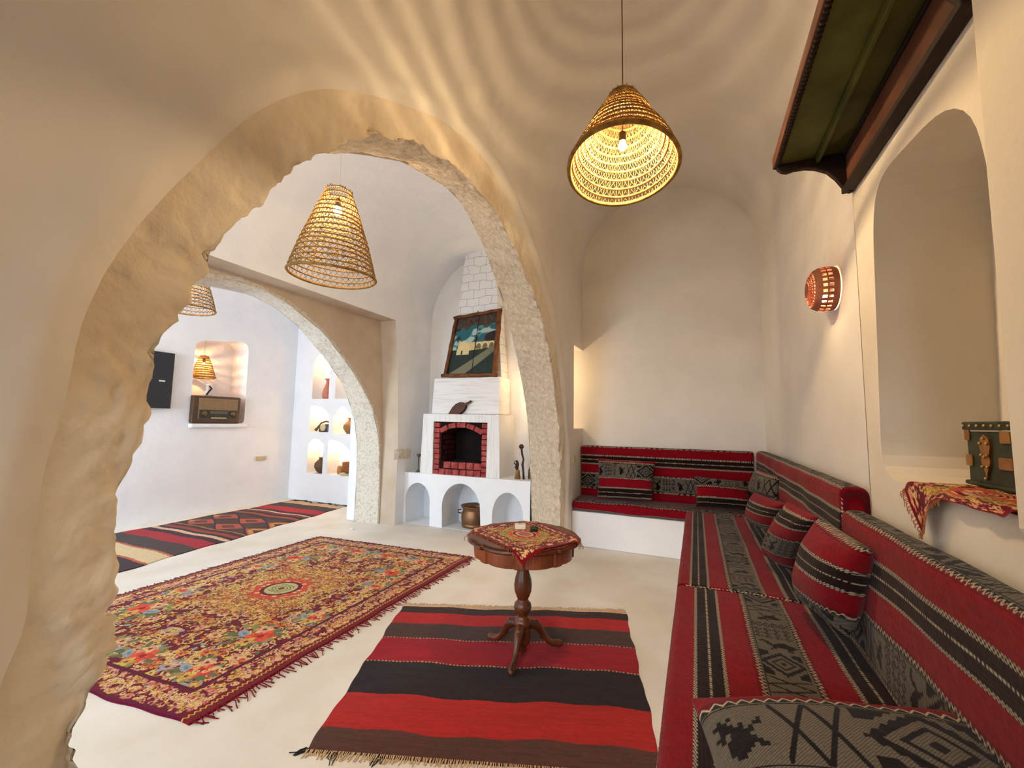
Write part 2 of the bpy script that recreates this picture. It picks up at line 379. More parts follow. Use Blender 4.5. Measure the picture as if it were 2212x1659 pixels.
# far room: left wall with a niche, back wall with six niches
nl = [(3.57, 1.262), (3.565, 2.36), (3.60, 2.42), (3.68, 2.44), (4.26, 2.52), (4.31, 2.49), (4.33, 2.42), (4.34, 1.262)]
nl = [tuple(p) for p in smooth_pl(resample(nl+nl[:1], 80), 1)][:-1]
o = holed('wall_far', [(-.7, 0), (YB+.3, 0), (YB+.3, 3.0), (-.7, 3.0)], [(nl, .36, True)], lambda u, v, d: (-6.4-d, u, v), plaster_w); struct(o)
def archshape(x0, x1, z0, zs_, zt, kind='round'):
    cx = (x0+x1)/2
    if kind == 'round': top = arcpts(cx, zs_, (x1-x0)/2, zt-zs_, 0, 180, 14)
    elif kind == 'quarter': top = arcpts(x0+.04, zs_, x1-x0-.04, zt-zs_, 0, 90, 12)+[(x0+.01, zt-.01), (x0, zt-.05)]
    else: top = [(x1, zs_), (x1-.01, zs_+.05), (cx+.02, zt), (cx-.03, zt-.01), (x0+.01, zs_+.03), (x0, zs_-.03)]
    return [(x0, z0), (x1, z0)]+top
N6 = [archshape(-5.98, -5.60, 1.69, 2.27, 2.46), archshape(-5.46, -5.10, 1.69, 2.27, 2.46), archshape(-5.99, -5.56, 1.135, 1.37, 1.575, 'quarter'),
      archshape(-5.465, -5.09, 1.12, 1.38, 1.565, 'point'), archshape(-6.0, -5.65, .45, .88, 1.02), archshape(-5.545, -5.03, .455, .70, 1.015, 'quarter')]
o = holed('wall_back', [(-6.45, 0), (-4.25, 0), (-4.25, 3.5), (-6.45, 3.5)], [(p, .26, True) for p in N6], lambda u, v, d: (u, YB+d, v), plaster_w); struct(o)

def ptlight(name, loc, power, color, r=.03):
    l = bpy.data.lights.new(name, 'POINT'); l.energy = power; l.color = color; l.shadow_soft_size = r
    o_ = bpy.data.objects.new(name, l); COL.objects.link(o_); o_.location = loc; return o_
# little lamps tucked into the top of the far niches
for x, z in ((-5.79, 2.3), (-5.28, 2.3), (-5.85, 1.5), (-5.28, 1.47), (-5.83, .93), (-5.45, .93)):
    ptlight('niche_spot', (x, YB+.10, z), 3.0 if z < 2 else 1.8, (1, .60, .24), .02)

# ------------------------------------------------------------------ fabric
def hashn(a, b, s=0):
    v = np.sin(a*127.1+b*311.7+s*74.7)*43758.5453; return v-np.floor(v)
RED, DK, CRM, GRY, MOT = [np.array(c, float) for c in ((128, 11, 25), (30, 18, 18), (184, 172, 148), (102, 95, 85), (14, 11, 13))]
CAMEL = ["................", "..##............", ".####.....##....", ".#.##....####...", "....##..######..", "....##.########.", "....############", ".....###########", "......#########.", "......##....##..", "......##....##..", ".....##.....#...", ".....#......##..", "....##.......#..", "................"]
BIRD = ["................", "....#..#........", "...######.......", "....###..####...", "...#.#########..", "......########..", ".....########...", ".......#####....", "......##.##.....", ".....#....##....", "....##.....#....", "................"]
def bmp(art): return np.array([[c == '#' for c in r] for r in art])
CM, BD = bmp(CAMEL), bmp(BIRD)
def sample(B, a, b):
    h, w_ = B.shape; i = np.clip((b*h).astype(int), 0, h-1); j = np.clip((a*w_).astype(int), 0, w_-1); return B[i, j]
def sadu(u, v, var=0.):
    u = np.asarray(u, float); v = np.asarray(v, float)
    w_ = u % .49
    c = np.broadcast_to(RED, u.shape+(3,)).copy()
    c *= (.93+.12*hashn(np.floor(u/.004), np.floor(v/.03)))[..., None]
    d = w_-.135; ad = np.abs(d); z = ad < .055
    chk = ((np.floor(v/.007)+np.floor(ad/.005)) % 2 == 0)
    c[z] = DK+np.array([26, 16, 10])*((np.floor(ad/.006) % 2)[z][:, None])*.5
    q = z & (ad > .041); c[q] = np.where(chk[q][:, None], CRM, DK)
    q = z & (ad < .003) & ((v % .014) < .009); c[q] = CRM*.95
    d = w_-.383; ad = np.abs(d); z = ad < .102
    tri = np.abs((v/.020) % 1-.5)*2*.014
    zz = np.abs((ad-.079)-tri)
    c[z] = (26, 30, 26)
    q = z & (zz < .0028); c[q] = CRM
    q = z & ((ad-.079) > tri+.003); c[q] = RED*.8
    g = ad < .076
    tw = ((np.floor((u+v)/.0025) % 2) == 0)
    c[g] = np.where(tw[g][:, None], GRY*1.08, GRY*.80)
    p = d/.068; L_ = v % .64
    m = np.zeros(u.shape, bool)
    # concentric diamond with toothed edge
    r = np.abs(p)*.95+np.abs(L_-.09)/.085
    tooth = .12*(np.abs((L_/.016) % 1-.5)*2)
    m |= (L_ < .18) & (((r > .78-0*tooth) & (r < 1.0+tooth)) | ((r > .42) & (r < .56)) | (r < .16) | ((r > 1.25+tooth) & (np.abs(p) > .55)))
    k = (L_ >= .19) & (L_ < .28); m |= k & sample(CM, (p+1)/2, 1-(L_-.19)/.09)
    k = (L_ >= .29) & (L_ < .38)
    rr_ = np.abs(((p*2+4) % 1)-.5)+np.abs((((L_-.29)/.03) % 1)-.5); m |= k & (((rr_ > .3) & (rr_ < .48)) | (rr_ < .12))
    k = (L_ >= .385) & (L_ < .425)
    rc = np.hypot(((p*2.5+5) % 1)-.5, (L_-.405)/.04); m |= k & (((rc > .3) & (rc < .45)) | (rc < .12))
    k = (L_ >= .44) & (L_ < .52); m |= k & sample(BD, (p+1)/2, (L_-.44)/.08)
    k = (L_ >= .53) & (L_ < .63)
    tt = np.abs(((L_-.53)/.05) % 1-.5)*2; m |= k & (np.abs(np.abs(p)-tt) < .16)
    m &= (ad < .068)
    m |= g & (np.abs(ad-.071) < .0016)
    c[m] = MOT+np.array([8, 4, 4])
    c *= (.95+.1*hashn(np.floor(u/.002), np.floor(v/.002), 3))[..., None]
    return sl(np.clip(c, 0, 255))
def round_loop(a, b, r, step):
    """rounded rectangle a x b centred, anticlockwise from the (-a/2,-b/2) corner; returns pts and arc length"""
    pts = []
    for cx, cz, a0 in ((a/2-r, -b/2+r, -90), (a/2-r, b/2-r, 0), (-a/2+r, b/2-r, 90), (-a/2+r, -b/2+r, 180)):
        pts += arcpts(cx, cz, r, r, a0, a0+90, 5)
    pts.append(pts[0]); p = np.array(pts); L_ = np.hypot(*np.diff(p, axis=0).T).sum()
    return resample(pts, max(12, int(L_/step))+1), L_
def cushion(name, wid, thk, length, to3, u0, v0, step=.006, r=.03, sag=.006, seed=0, parent=None, flip=False, swap=False, scale=1.):
    """box cushion: section (a: across, b: thickness), extruded along length. to3(a,b,l)->xyz. u=0 at the left end of the top face.
    swap runs the stripes across the length"""
    lp, L_ = round_loop(wid, thk, r, step); n = len(lp)
    s = np.r_[0, np.cumsum(np.hypot(*np.diff(lp, axis=0).T))]
    # arc position of the top-left point (-wid/2, thk/2)
    i0 = np.argmin(np.hypot(lp[:, 0]+wid/2, lp[:, 1]-thk/2)); u = (s[i0]-s)
    ml = max(4, int(length/step)); cap = 6
    ex_ = np.array([.003, .0044, .0052, .0062, .0076]); mid = np.unique(np.r_[np.linspace(0, length, ml), ex_, length-ex_]); ml = len(mid)
    ls = np.r_[np.zeros(cap), mid, np.full(cap, length)]
    sh = np.r_[np.linspace(0, 1, cap), np.ones(ml), np.linspace(1, 0, cap)]
    e = r*.6
    P = np.zeros((len(ls), n, 3)); A = lp[:, 0]; Bt = lp[:, 1]
    rng = np.random.RandomState(seed); ph = rng.rand(6)*6
    for i, (l, k) in enumerate(zip(ls, sh)):
        din = min(l, length-l); rd = max(0, e-din); ins = (e-math.sqrt(max(0, e*e-rd*rd)))
        ka, kb = (wid/2-ins)/(wid/2), (thk/2-ins)/(thk/2)
        a, b_ = A*ka*k, Bt*kb*k
        wob = sag*(np.sin(l*5+ph[0])*np.cos(A*9+ph[1])+.6*np.sin(l*13+ph[2]+A*7))*(k if k == 1 else 0)
        P[i, :, 0], P[i, :, 1], P[i, :, 2] = a, b_+wob*np.sign(Bt)*np.minimum(1, np.abs(Bt)/(thk*.4)), l
    uu = np.broadcast_to(u[None, :], P.shape[:2]); vv = np.broadcast_to(ls[:, None], P.shape[:2])
    C = sadu(v0+vv/scale, u0+uu/scale) if swap else sadu(u0+uu/scale, v0+vv/scale)
    capm = (sh < .999); C[capm] = sl(RED)
    # piping at the ends
    dd = np.minimum(ls, length-ls); edge = (dd > .0043) & (dd < .0063)
    if not swap:
        q = edge & ~capm; on = (u > .03) & (u < wid-.03); chk = (np.floor(u/.009) % 2 == 0); C[np.ix_(q, chk & on)] = sl(CRM); C[np.ix_(q, ~chk & on)] = sl(DK)
        q2 = (dd < .02) & ~capm; C[np.ix_(q2, ~on)] = sl(RED*.8)
    X = to3(P[..., 0], P[..., 1], P[..., 2]); Q = np.stack(X, -1)
    return grid_mesh(name, Q, fabric, C, parent)
def pillow(name, TL, TR, BR, BL, thk, u0, v0, n=110, seed=0, axis='v', bow=.05, scale=1., back=RED):
    """soft pillow spanning four corner points; stripes run from left to right (axis v) """
    TL, TR, BR, BL = [np.array(q, float) for q in (TL, TR, BR, BL)]
    s = np.linspace(-1, 1, n); a, b_ = np.meshgrid(s, s, indexing='ij')   # a: left-right, b: bottom-top
    # pull the sides in so the corners form ears
    aa = a*(1-bow*(1-b_**2)*np.abs(a)**.5); bb = b_*(1-bow*(1-a**2)*np.abs(b_)**.5)
    fu, fv = (aa+1)/2, (bb+1)/2
    base = (BL[None, None]*((1-fu)*(1-fv))[..., None]+BR*(fu*(1-fv))[..., None]+TL*((1-fu)*fv)[..., None]+TR*(fu*fv)[..., None])
    nr = np.cross((TR+BR-TL-BL), (TL+TR-BL-BR)); nr /= np.linalg.norm(nr)
    h = thk/2*((1-np.abs(a)**2.6)*(1-np.abs(b_)**2.6))**.55
    rng = np.random.RandomState(seed); ph = rng.rand(8)*6
    wr = .006*(np.sin(a*7+b_*3+ph[0])+np.sin(b_*9-a*4+ph[1])*.7)*(1-h/(thk/2))*(1-np.maximum(np.abs(a), np.abs(b_))**6)
    wx = np.linalg.norm((TR+BR-TL-BL))/2; wy = np.linalg.norm((TL+TR-BL-BR))/2
    front = base+nr*(h+wr)[..., None]; bk = base-nr*(h*.9)[..., None]
    U, V = (fu*wx, fv*wy)
    C = sadu((u0+(wy-V)/scale), (v0+U/scale)) if axis == 'v' else sadu((u0+U/scale), (v0+V/scale))
    N_ = n*n; idx = np.arange(N_).reshape(n, n)
    F1 = np.stack([idx[:-1, :-1], idx[1:, :-1], idx[1:, 1:], idx[:-1, 1:]], -1).reshape(-1, 4)
    Vs = np.concatenate([front.reshape(-1, 3), bk.reshape(-1, 3)])
    F = np.concatenate([F1, F1[:, ::-1]+N_])
    o_ = raw_mesh(name, Vs, F, fabric, np.concatenate([C.reshape(-1, 3)]*2))
    bm = bmesh.new(); bm.from_mesh(o_.data); bmesh.ops.remove_doubles(bm, verts=[v for v in bm.verts], dist=1e-4); bm.to_mesh(o_.data); bm.free()
    return o_

# benches of masonry
SZ = .49
o = MB().box(-.10, XRP-.004, -1.8, 2.23, 0, .378).box(-.10, XR-.004, 2.23, 4.72, 0, .378).box(XL+.002, -.10, 4.70, YB-.002, 0, .378).build('masonry_bench', plaster_w, bevel=.012)
tag(o, 'L-shaped whitewashed masonry bench built in under the red seat cushions', 'bench')
# seat cushions; along the right wall
def seat_to3(x0, wid, y0, zc):
    return lambda a, b_, l: (x0+wid/2+a, y0+l, zc+b_)
seats = [(2.57, 4.68, -.02, .07, .92, 'far red striped seat cushion on the right bench, reaching into the corner'),
         (.62, 2.56, -.04, .1, 1., 'near red striped seat cushion on the right bench, running toward the viewer'),
         (-1.4, .61, -.04, .3, 1., 'red striped seat cushion at the bottom right edge, under the large grey pillow')]
for y0, y1, uo, vo, scl, lb in seats:
    o = cushion('seat_cushion', .755, .10, y1-y0, seat_to3(-.115, .755, y0, SZ-.05), .04+uo, vo, step=.0038 if y0 < 2.4 else .0055, seed=int(y0*10)+20, scale=scl)
    tag(o, lb, 'cushion', 'seat cushions on the benches')
o = cushion('seat_cushion', .46, .10, XR-XL-.03, lambda a, b_, l: (XL+.01+l, 4.91+a+.0, SZ-.045+b_), .29, .0, step=.007, seed=5, scale=.9)
tag(o, 'short red seat cushion with a patterned top along the back wall', 'cushion', 'seat cushions on the benches')
# backrests: section a = thickness direction, b = height
def back_y(y0, y1, zt, h, xf, thk, uo, vo, lb, seed, scl=1.):
    # top face is the thin one; stripes along the wall; wid=h rotated
    o_ = cushion('back_cushion', h, thk, y1-y0, lambda a, b_, l: (xf+thk/2-b_, y0+l, zt-h/2-a), uo, vo, step=.0036 if y0 < 1 else .005, r=.035, seed=seed, scale=scl)
    tag(o_, lb, 'cushion', 'back cushions along the walls'); return o_
back_y(2.245, 5.03, 1.10, .60, .558, .105, .475, .1, 'long back cushion on the right wall below the perforated wall lamp', 3, .93)
back_y(-.2, 2.225, 1.01, .52, .545, .105, .475, .35, 'near back cushion on the right wall below the arched niche', 4, 1.)
o = cushion('back_cushion', .60, .12, XR-XL-.14, lambda a, b_, l: (XL+.01+l, YB-.07-b_, 1.085-.30-a), .475, .0, step=.0075, r=.035, seed=8, scale=1.)
tag(o, 'long red striped back cushion along the back wall', 'cushion', 'back cushions along the walls')

# pillows
PL = [('TLx', (-1.05, 4.93, .955), (-.42, 4.93, .945), (-.45, 4.86, .53), (-1.05, 4.86, .51), .17, .26, .20, 'square pillow with a grey top band at the left end of the back bench', 1),
      ('b', (-.03, 4.90, .82), (.48, 4.88, .80), (.47, 4.80, .53), (-.02, 4.80, .52), .17, .37, .02, 'low striped pillow near the corner of the back bench', 2),
      ('P3', (.455, 4.05, 1.0), (.55, 3.66, .985), (.53, 3.70, .80), (.40, 4.15, .80), .14, .28, .2, 'grey patterned pillow on top of the heap in the corner of the benches', 3),
      ('P4', (.40, 3.80, .84), (.52, 3.22, .86), (.50, 3.52, .60), (.37, 4.05, .58), .18, .02, .6, 'crumpled red pillow between the grey corner pillow and the standing ones', 4),
      ('P5', (.455, 2.80, .94), (.52, 2.44, .93), (.49, 2.90, .535), (.37, 3.18, .54), .18, .05, .05, 'second pillow from the front on the right bench, stripes above a grey band', 5),
      ('P6', (.485, 2.25, .965), (.525, 1.80, .95), (.495, 1.98, .585), (.415, 2.44, .555), .19, .455, .40, 'large bulging red pillow with black stripes leaning on the near back cushion', 6),
      ('P7', (-.03, 1.30, .62), (.64, 1.50, .64), (.62, .82, .575), (.06, .84, .565), .20, .235, .43, 'big pillow in the bottom right foreground with grey diamond and camel band', 7)]
for nm, a, b_, c, d, th, uo, vo, lb, sd in PL:
    o = pillow('pillow', a, b_, c, d, th, uo, vo, scale=1.45 if nm == 'P7' else 1., n=300 if nm == 'P7' else (150 if nm in ('P5', 'P6') else 90), seed=sd)
    tag(o, lb, 'pillow', 'throw pillows on the benches')

# ------------------------------------------------------------------ rugs
def bil(c, u, v):
    A, B, C_, D = [np.array(q, float) for q in c]
    return A*((1-u)*(1-v))[..., None]+B*(u*(1-v))[..., None]+C_*(u*v)[..., None]+D*((1-u)*v)[..., None]
def rug_surface(name, corners, nu, nv, colf, parent, th=.008, wav=.004, seed=1, edge=.008):
    u, v = np.meshgrid(np.linspace(0, 1, nu), np.linspace(0, 1, nv), indexing='ij')
    rng = np.random.RandomState(seed); ph = rng.rand(8)*6
    eu = edge*(np.sin(v*19+ph[0])+np.sin(v*47+ph[1])*.5)*(2*np.abs(u-.5))**8
    ev = edge*(np.sin(u*15+ph[2])+np.sin(u*41+ph[3])*.5)*(2*np.abs(v-.5))**8
    P2 = bil(corners, u+eu, v+ev); z = th+wav*(.5+.5*np.sin(u*9+ph[4])*np.sin(v*7+ph[5]))*np.minimum(1, 10*np.minimum.reduce([u, 1-u, v, 1-v]))
    ed = np.minimum.reduce([u*nu, (1-u)*nu, v*nv, (1-v)*nv]); z = np.where(ed < .9, .001, z)
    return grid_mesh(name, np.stack([P2[..., 0], P2[..., 1], z], -1), rugm, colf(u, v), parent)
def fringe(name, m, a, b_, out, n, ln, r, parent, seed=0, z=.008):
    rng = random.Random(seed); mb = MB(); a = Vector(a); b_ = Vector(b_); out = Vector(out).normalized(); al = (b_-a).normalized()
    for i in range(n):
        t = (i+rng.random()*.7)/n; p = a.lerp(b_, t); l = ln*(.5+rng.random()); w1 = rng.uniform(-.5, .5); w2 = rng.uniform(-.7, .7)
        q = [p-out*.01, p+out*l*.35+al*w1*l*.3, p+out*l*.7+al*(w1+w2)*l*.35, p+out*l+al*(w1+w2*1.3)*l*.5]
        mb.tube([(c.x, c.y, z*(1-k*.28)+r*.5) for k, c in enumerate(q)], r, 4, cap=False)
    o_ = mb.build(name, m, parent, fix=False); o_['kind'] = 'stuff'; return o_
# big floral rug --------------------------------------------------
class Canvas:
    def __init__(s, w, h, res, base):
        s.res = res; s.nx, s.ny = int(w/res), int(h/res); s.w, s.h = w, h
        s.X, s.Y = np.meshgrid((np.arange(s.nx)+.5)*res, (np.arange(s.ny)+.5)*res, indexing='ij')
        s.c = np.broadcast_to(np.array(base, float), s.X.shape+(3,)).copy()
    def mask(s, m, col): s.c[m] = col
    def win(s, x, y, r):
        i0, i1 = max(0, int((x-r)/s.res)), min(s.nx, int((x+r)/s.res)+2); j0, j1 = max(0, int((y-r)/s.res)), min(s.ny, int((y+r)/s.res)+2)
        return slice(i0, i1), slice(j0, j1)
    def blob(s, x, y, rx, ry, a, col):
        w_ = s.win(x, y, max(rx, ry)); X, Y = s.X[w_]-x, s.Y[w_]-y
        p = X*math.cos(a)+Y*math.sin(a); q = -X*math.sin(a)+Y*math.cos(a)
        s.c[w_][(p/rx)**2+(q/ry)**2 < 1] = col
    def flower(s, x, y, r, cols, rng, n=5, core=None):
        a0 = rng.random()*6
        for k in range(n):
            a = a0+2*PI*k/n; s.blob(x+math.cos(a)*r*.55, y+math.sin(a)*r*.55, r*.48, r*.34, a, cols[k % len(cols)])
            s.blob(x+math.cos(a)*r*.35, y+math.sin(a)*r*.35, r*.22, r*.1, a, cols[(k+1) % len(cols)])
        s.blob(x, y, r*.24, r*.24, 0, core or (120, 24, 34))
    def scroll(s, x, y, r, a, turns, col, w=.005, hand=1):
        n = int(40*turns)
        for k in range(n):
            t = k/n; rr_ = r*(1-t*.85); q = a+hand*t*turns*2*PI
            s.blob(x+math.cos(q)*rr_, y+math.sin(q)*rr_, w, w, 0, col)
    def line(s, pts, w, col):
        for (x0, y0), (x1, y1) in zip(pts[:-1], pts[1:]):
            n = max(2, int(math.hypot(x1-x0, y1-y0)/(w*.9)))
            for k in range(n): s.blob(x0+(x1-x0)*k/n, y0+(y1-y0)*k/n, w, w, 0, col)
CRIM, CREAM, YEL, GOLD, PINK, ORG, GRN, BLU, OLV, RST = (108, 12, 34), (222, 184, 124), (212, 180, 80), (200, 146, 70), (206, 142, 120), (204, 72, 48), (104, 106, 66), (152, 158, 166), (146, 138, 74), (156, 62, 42)
def floral(w, h, seed=4, res=.004, small=False):
    rng = random.Random(seed); cv = Canvas(w/2, h/2, res, CRIM)     # one quarter, mirrored twice
    W2, H2 = w/2, h/2; bw = .05 if small else .15; eg = .02 if small else .075
    sc = .45 if small else 1.
    # field scatter
    dens = int(W2*H2*(2600 if small else 1050))
    for _ in range(dens):
        x, y = rng.uniform(0, W2), rng.uniform(0, H2)
        c = rng.choice([YEL, GOLD, CREAM, PINK, ORG, GRN, GRN, RST, CREAM, BLU, GOLD])
        if rng.random() < .55: cv.blob(x, y, rng.uniform(.010, .026)*sc, rng.uniform(.005, .010)*sc, rng.random()*3, c)
        else: cv.scroll(x, y, rng.uniform(.014, .045)*sc, rng.random()*6, .8, rng.choice([CREAM, GOLD, YEL, CREAM]), .0038*(.7 if small else 1), rng.choice([-1, 1]))
    for _ in range(int(dens*.09)):
        x, y = rng.uniform(0, W2), rng.uniform(0, H2)
        cv.flower(x, y, rng.uniform(.024, .050)*sc, rng.choice([[YEL, GOLD], [PINK, CREAM], [ORG, GOLD], [YEL, CREAM], [BLU, PINK], [GOLD, RST]]), rng, 5)
    if not small:
        # crimson voids give the design its breathing room
        for x, y, a, b_, an in ((.72, .62, .10, .035, .5), (.40, .28, .09, .03, -.4), (.55, .20, .05, .03, 0), (.25, .55, .08, .025, .4), (.70, .25, .06, .03, .9), (.66, .95, .07, .03, 0), (.20, .90, .09, .03, .2)):
            cv.blob(x, y, a*.8, b_, an, CRIM)
        # bouquets
        for x, y, s_ in ((.50, .62, 1.6), (.56, 1.0, 1.35), (.13, 1.02, 1.4), (.62, .30, 1.2)):
            for k in range(26):
                a = rng.random()*6.28; cv.blob(x+math.cos(a)*.10*s_*rng.uniform(.6, 1.1), y+math.sin(a)*.075*s_*rng.uniform(.6, 1.1), .026*s_, .010*s_, a, rng.choice([GRN, (96, 108, 66), OLV, (130, 138, 110)]))
            cv.blob(x-.045*s_, y+.012, .035*s_, .018*s_, .5, BLU); cv.blob(x-.04*s_, y+.012, .018*s_, .007*s_, .5, (112, 136, 142))
            cv.flower(x+.03*s_, y, .052*s_, [(222, 88, 54), (206, 62, 44)], rng, 6, (150, 30, 30)); cv.flower(x-.005, y-.045*s_, .034*s_, [PINK, CREAM], rng, 6)
            cv.flower(x+.02*s_, y+.05*s_, .032*s_, [YEL, GOLD], rng, 5)
        # scroll frame inside the field
        for k in range(15): cv.scroll(.24+k*.035, H2-eg-bw-.10-.03*math.sin(k*1.1), .022, k, .9, CREAM, .0055, 1 if k % 2 else -1)
        for k in range(22): cv.scroll(W2-eg-bw-.09-.03*math.sin(k*.9), .12+k*.04, .022, k, .9, CREAM, .0055, 1 if k % 2 else -1)
    # central medallion
    R = np.hypot(cv.X/(W2*.42 if not small else W2*.62), cv.Y/(H2*.36 if not small else H2*.62))
    wr_ = 1+.07*np.sin(np.arctan2(cv.Y, cv.X)*12)+.05*np.sin(np.arctan2(cv.Y, cv.X)*20); R = R*wr_; q = (R < 1); hx = hashn(np.floor(cv.X/.012/sc), np.floor(cv.Y/.012/sc), 1)
    sc_ = np.array([GOLD, CREAM, RST, YEL, OLV, CREAM, GOLD, (178, 120, 60)], float)
    if small: sc_ = np.array([OLV, OLV, (170, 168, 70), GOLD, OLV, (150, 144, 60), CREAM, RST], float)
    pick = sc_[(hx*8).astype(int) % 8]; q2 = q & (hashn(np.floor(cv.X/.008/sc), np.floor(cv.Y/.008/sc), 2) < .8); cv.c[q2] = pick[q2]
    q = (R > .95) & (R < 1) & (hashn(np.floor(cv.X/.02), np.floor(cv.Y/.02), 6) < .6); cv.c[q] = CREAM if not small else CRIM
    if not small:
        for _ in range(90):
            x, y = rng.uniform(0, W2*.40), rng.uniform(0, H2*.35)
            cv.flower(x, y, rng.uniform(.018, .034), rng.choice([[GOLD, ORG], [RST, GOLD], [CREAM, OLV], [YEL, GOLD], [ORG, CREAM]]), rng, 5)
            cv.scroll(x+.03, y, .02, x*90, .8, (130, 60, 36), .003)
    A = np.arctan2(cv.Y, cv.X); D = np.hypot(cv.X, cv.Y)/(1. if not small else .55)
    wob = .012*np.sin(A*8)
    cv.mask((D < .20+wob), ORG); cv.mask((D < .165+wob) & (np.sin(A*14) > .2), CREAM); cv.mask(D < .145, CRIM); cv.mask(D < .115, (190, 186, 128))
    cv.mask((D < .09) & (np.sin(D*260+A*6) > .3), (110, 104, 60)); cv.mask(D < .022, (120, 30, 34))
    if small: cv.mask(D < .10, PINK); cv.mask((D < .08) & (np.sin(D*300) > 0), CRIM)
    # border
    ex, ey = W2-cv.X, H2-cv.Y+(0 if small else .052); e = np.minimum(ex, ey); inb = e < bw+eg
    cv.mask(inb, CRIM); al = np.where(ex < ey, cv.Y, cv.X)
    rb = random.Random(seed+1)
    nb = int((W2+H2)*bw*(5200 if small else 2600))
    for _ in range(nb):
        if rb.random() < H2/(W2+H2): x, y = W2-eg-rb.uniform(.01*sc, bw-.012*sc), rb.uniform(0, H2-eg)
        else: x, y = rb.uniform(0, W2-eg), H2+(0 if small else .052)-eg-rb.uniform(.01*sc, bw-.012*sc)
        t = rb.random()
        if t < .55: cv.blob(x, y, rb.uniform(.006, .014)*sc, rb.uniform(.004, .007)*sc, rb.random()*3, rb.choice([PINK, PINK, CREAM, (196, 116, 96), GRN, RST, (226, 176, 150)]))
        elif t < .66: cv.flower(x, y, rb.uniform(.014, .026)*sc, rb.choice([[PINK, CREAM], [YEL, GOLD], [(206, 90, 70), PINK]]), rb, 5)
        else: cv.scroll(x, y, rb.uniform(.01, .02)*sc, rb.random()*6, .8, rb.choice([CREAM, PINK, CREAM, GOLD]), .0035, rb.choice([-1, 1]))
    if not small:
        for k in range(20): cv.scroll(W2-eg-.022, .03+k*.062, .018, 2.2, 1.2, CREAM, .0045, 1 if k % 2 else -1)
        for k in range(14): cv.scroll(.04+k*.062, H2-eg-.022, .018, 2.2, 1.2, CREAM, .0045, 1 if k % 2 else -1)
    e = np.minimum(ex, ey)
    cv.mask((e > bw+eg-.012*sc) & (e < bw+eg+.012*sc), (92, 12, 38))
    cv.mask(e < eg, (120, 16, 28))
    if not small:
        tri = np.abs((al/.026) % 1-.5)*2*.016
        lg = ex < ey; cv.mask((np.abs(e-.045-tri) < .0045) & lg, (214, 170, 72)); cv.mask((e < .03) & lg & ((np.floor(al/.014) % 2) == 0) & (e > .012), (98, 44, 40)); cv.mask((ey < .075) & ~lg, (98, 10, 44))
    c = cv.c*(.9+.2*hashn(np.floor(cv.X/.004), np.floor(cv.Y/.004), 9))[..., None]
    full = np.concatenate([c[::-1], c], 0); full = np.concatenate([full[:, ::-1], full], 1)
    return sl(np.clip(full, 0, 255))
BIG = floral(1.94, 2.62)
def lookup(img):
    def f(u, v):
        i = np.clip((u*img.shape[0]).astype(int), 0, img.shape[0]-1); j = np.clip((v*img.shape[1]).astype(int), 0, img.shape[1]-1); return img[i, j]
    return f
rg = empty('floral_rug', (-3.04, 2.4, 0)); tag(rg, 'large crimson floral carpet with yellow and pink flowers lying in the middle room', 'rug')
cr = [(-4.0, 3.69), (-2.07, 3.82), (-2.07, 1.25), (-4.02, 1.08)]
rug_surface('pile', cr, 486, 655, lookup(BIG), rg, th=.009, wav=.004, seed=2, edge=.003)
yarn = mat('crimson_yarn', (122, 16, 30), .95); yarn2 = mat('dark_yarn', (60, 30, 34), .95); strawy = mat('cream_yarn', (206, 176, 136), .95); blky = mat('black_yarn', (34, 28, 30), .95)
for (a, b_), out, n in (((cr[1], cr[2]), (1, 0, 0), 150), ((cr[0], cr[1]), (0, 1, 0), 110), ((cr[3], cr[0]), (-1, 0, 0), 110)):
    fringe('fringe', yarn if out[0] >= 0 else yarn2, (*a, 0), (*b_, 0), out, n, .055 if out[0] > 0 else .03, .0026, rg, seed=n)
# striped kilim under the table -----------------------------------
kc = [(-2.005, 2.66), (-.50, 3.27), (-.135, 1.84), (-1.485, 1.36)]
ks = [0, .035, .105, .215, .345, .352, .53, .537, .735, .905, 1.0]
kcol = [(206, 172, 136), (58, 38, 34), (172, 34, 30), (74, 52, 44), (190, 140, 110), (150, 20, 32), (200, 150, 110), (40, 30, 32), (168, 36, 30), (84, 54, 46)]
def kil(u, v):
    vv = v+.006*np.sin(u*11)+.004*np.sin(u*29+1); k = np.clip(np.searchsorted(ks, vv, side='right')-1, 0, 9)
    c = np.array(kcol, float)[k]
    dash = ((k == 4) | (k == 6)) & (np.floor(u*150) % 2 == 0); c[dash] = (90, 40, 34)
    c *= (.9+.12*hashn(np.floor(u*60+np.floor(v*400)*.37), np.floor(v*400), 5)+.10*hashn(np.floor(u*9), np.floor(v*160), 1))[..., None]
    return sl(np.clip(c, 0, 255))
kg = empty('striped_kilim', (-1.0, 2.3, 0)); tag(kg, 'flat woven kilim with red, black and brown stripes lying under the small table', 'rug')
rug_surface('weave', kc, 320, 360, kil, kg, th=.006, wav=.004, seed=7, edge=.0035)
fringe('fringe', strawy, (*kc[3], 0), (*kc[2], 0), (.3, -.9, 0), 190, .022, .0022, kg, 5, .006)
fringe('fringe', strawy, (*kc[0], 0), (*kc[1], 0), (-.35, .9, 0), 120, .022, .0018, kg, 6, .006)
for i, (a, ln) in enumerate((((-1.485, 1.37), .05), ((-1.19, 1.465), .04), ((-1.37, 1.395), .03), ((-.26, 1.79), .04))):
    fringe('tassel', blky, (a[0]-.02, a[1], 0), (a[0]+.02, a[1], 0), (.1-(.9 if i == 0 else 0), -.8, 0), 7, ln, .0018, kg, 20+i, .006)
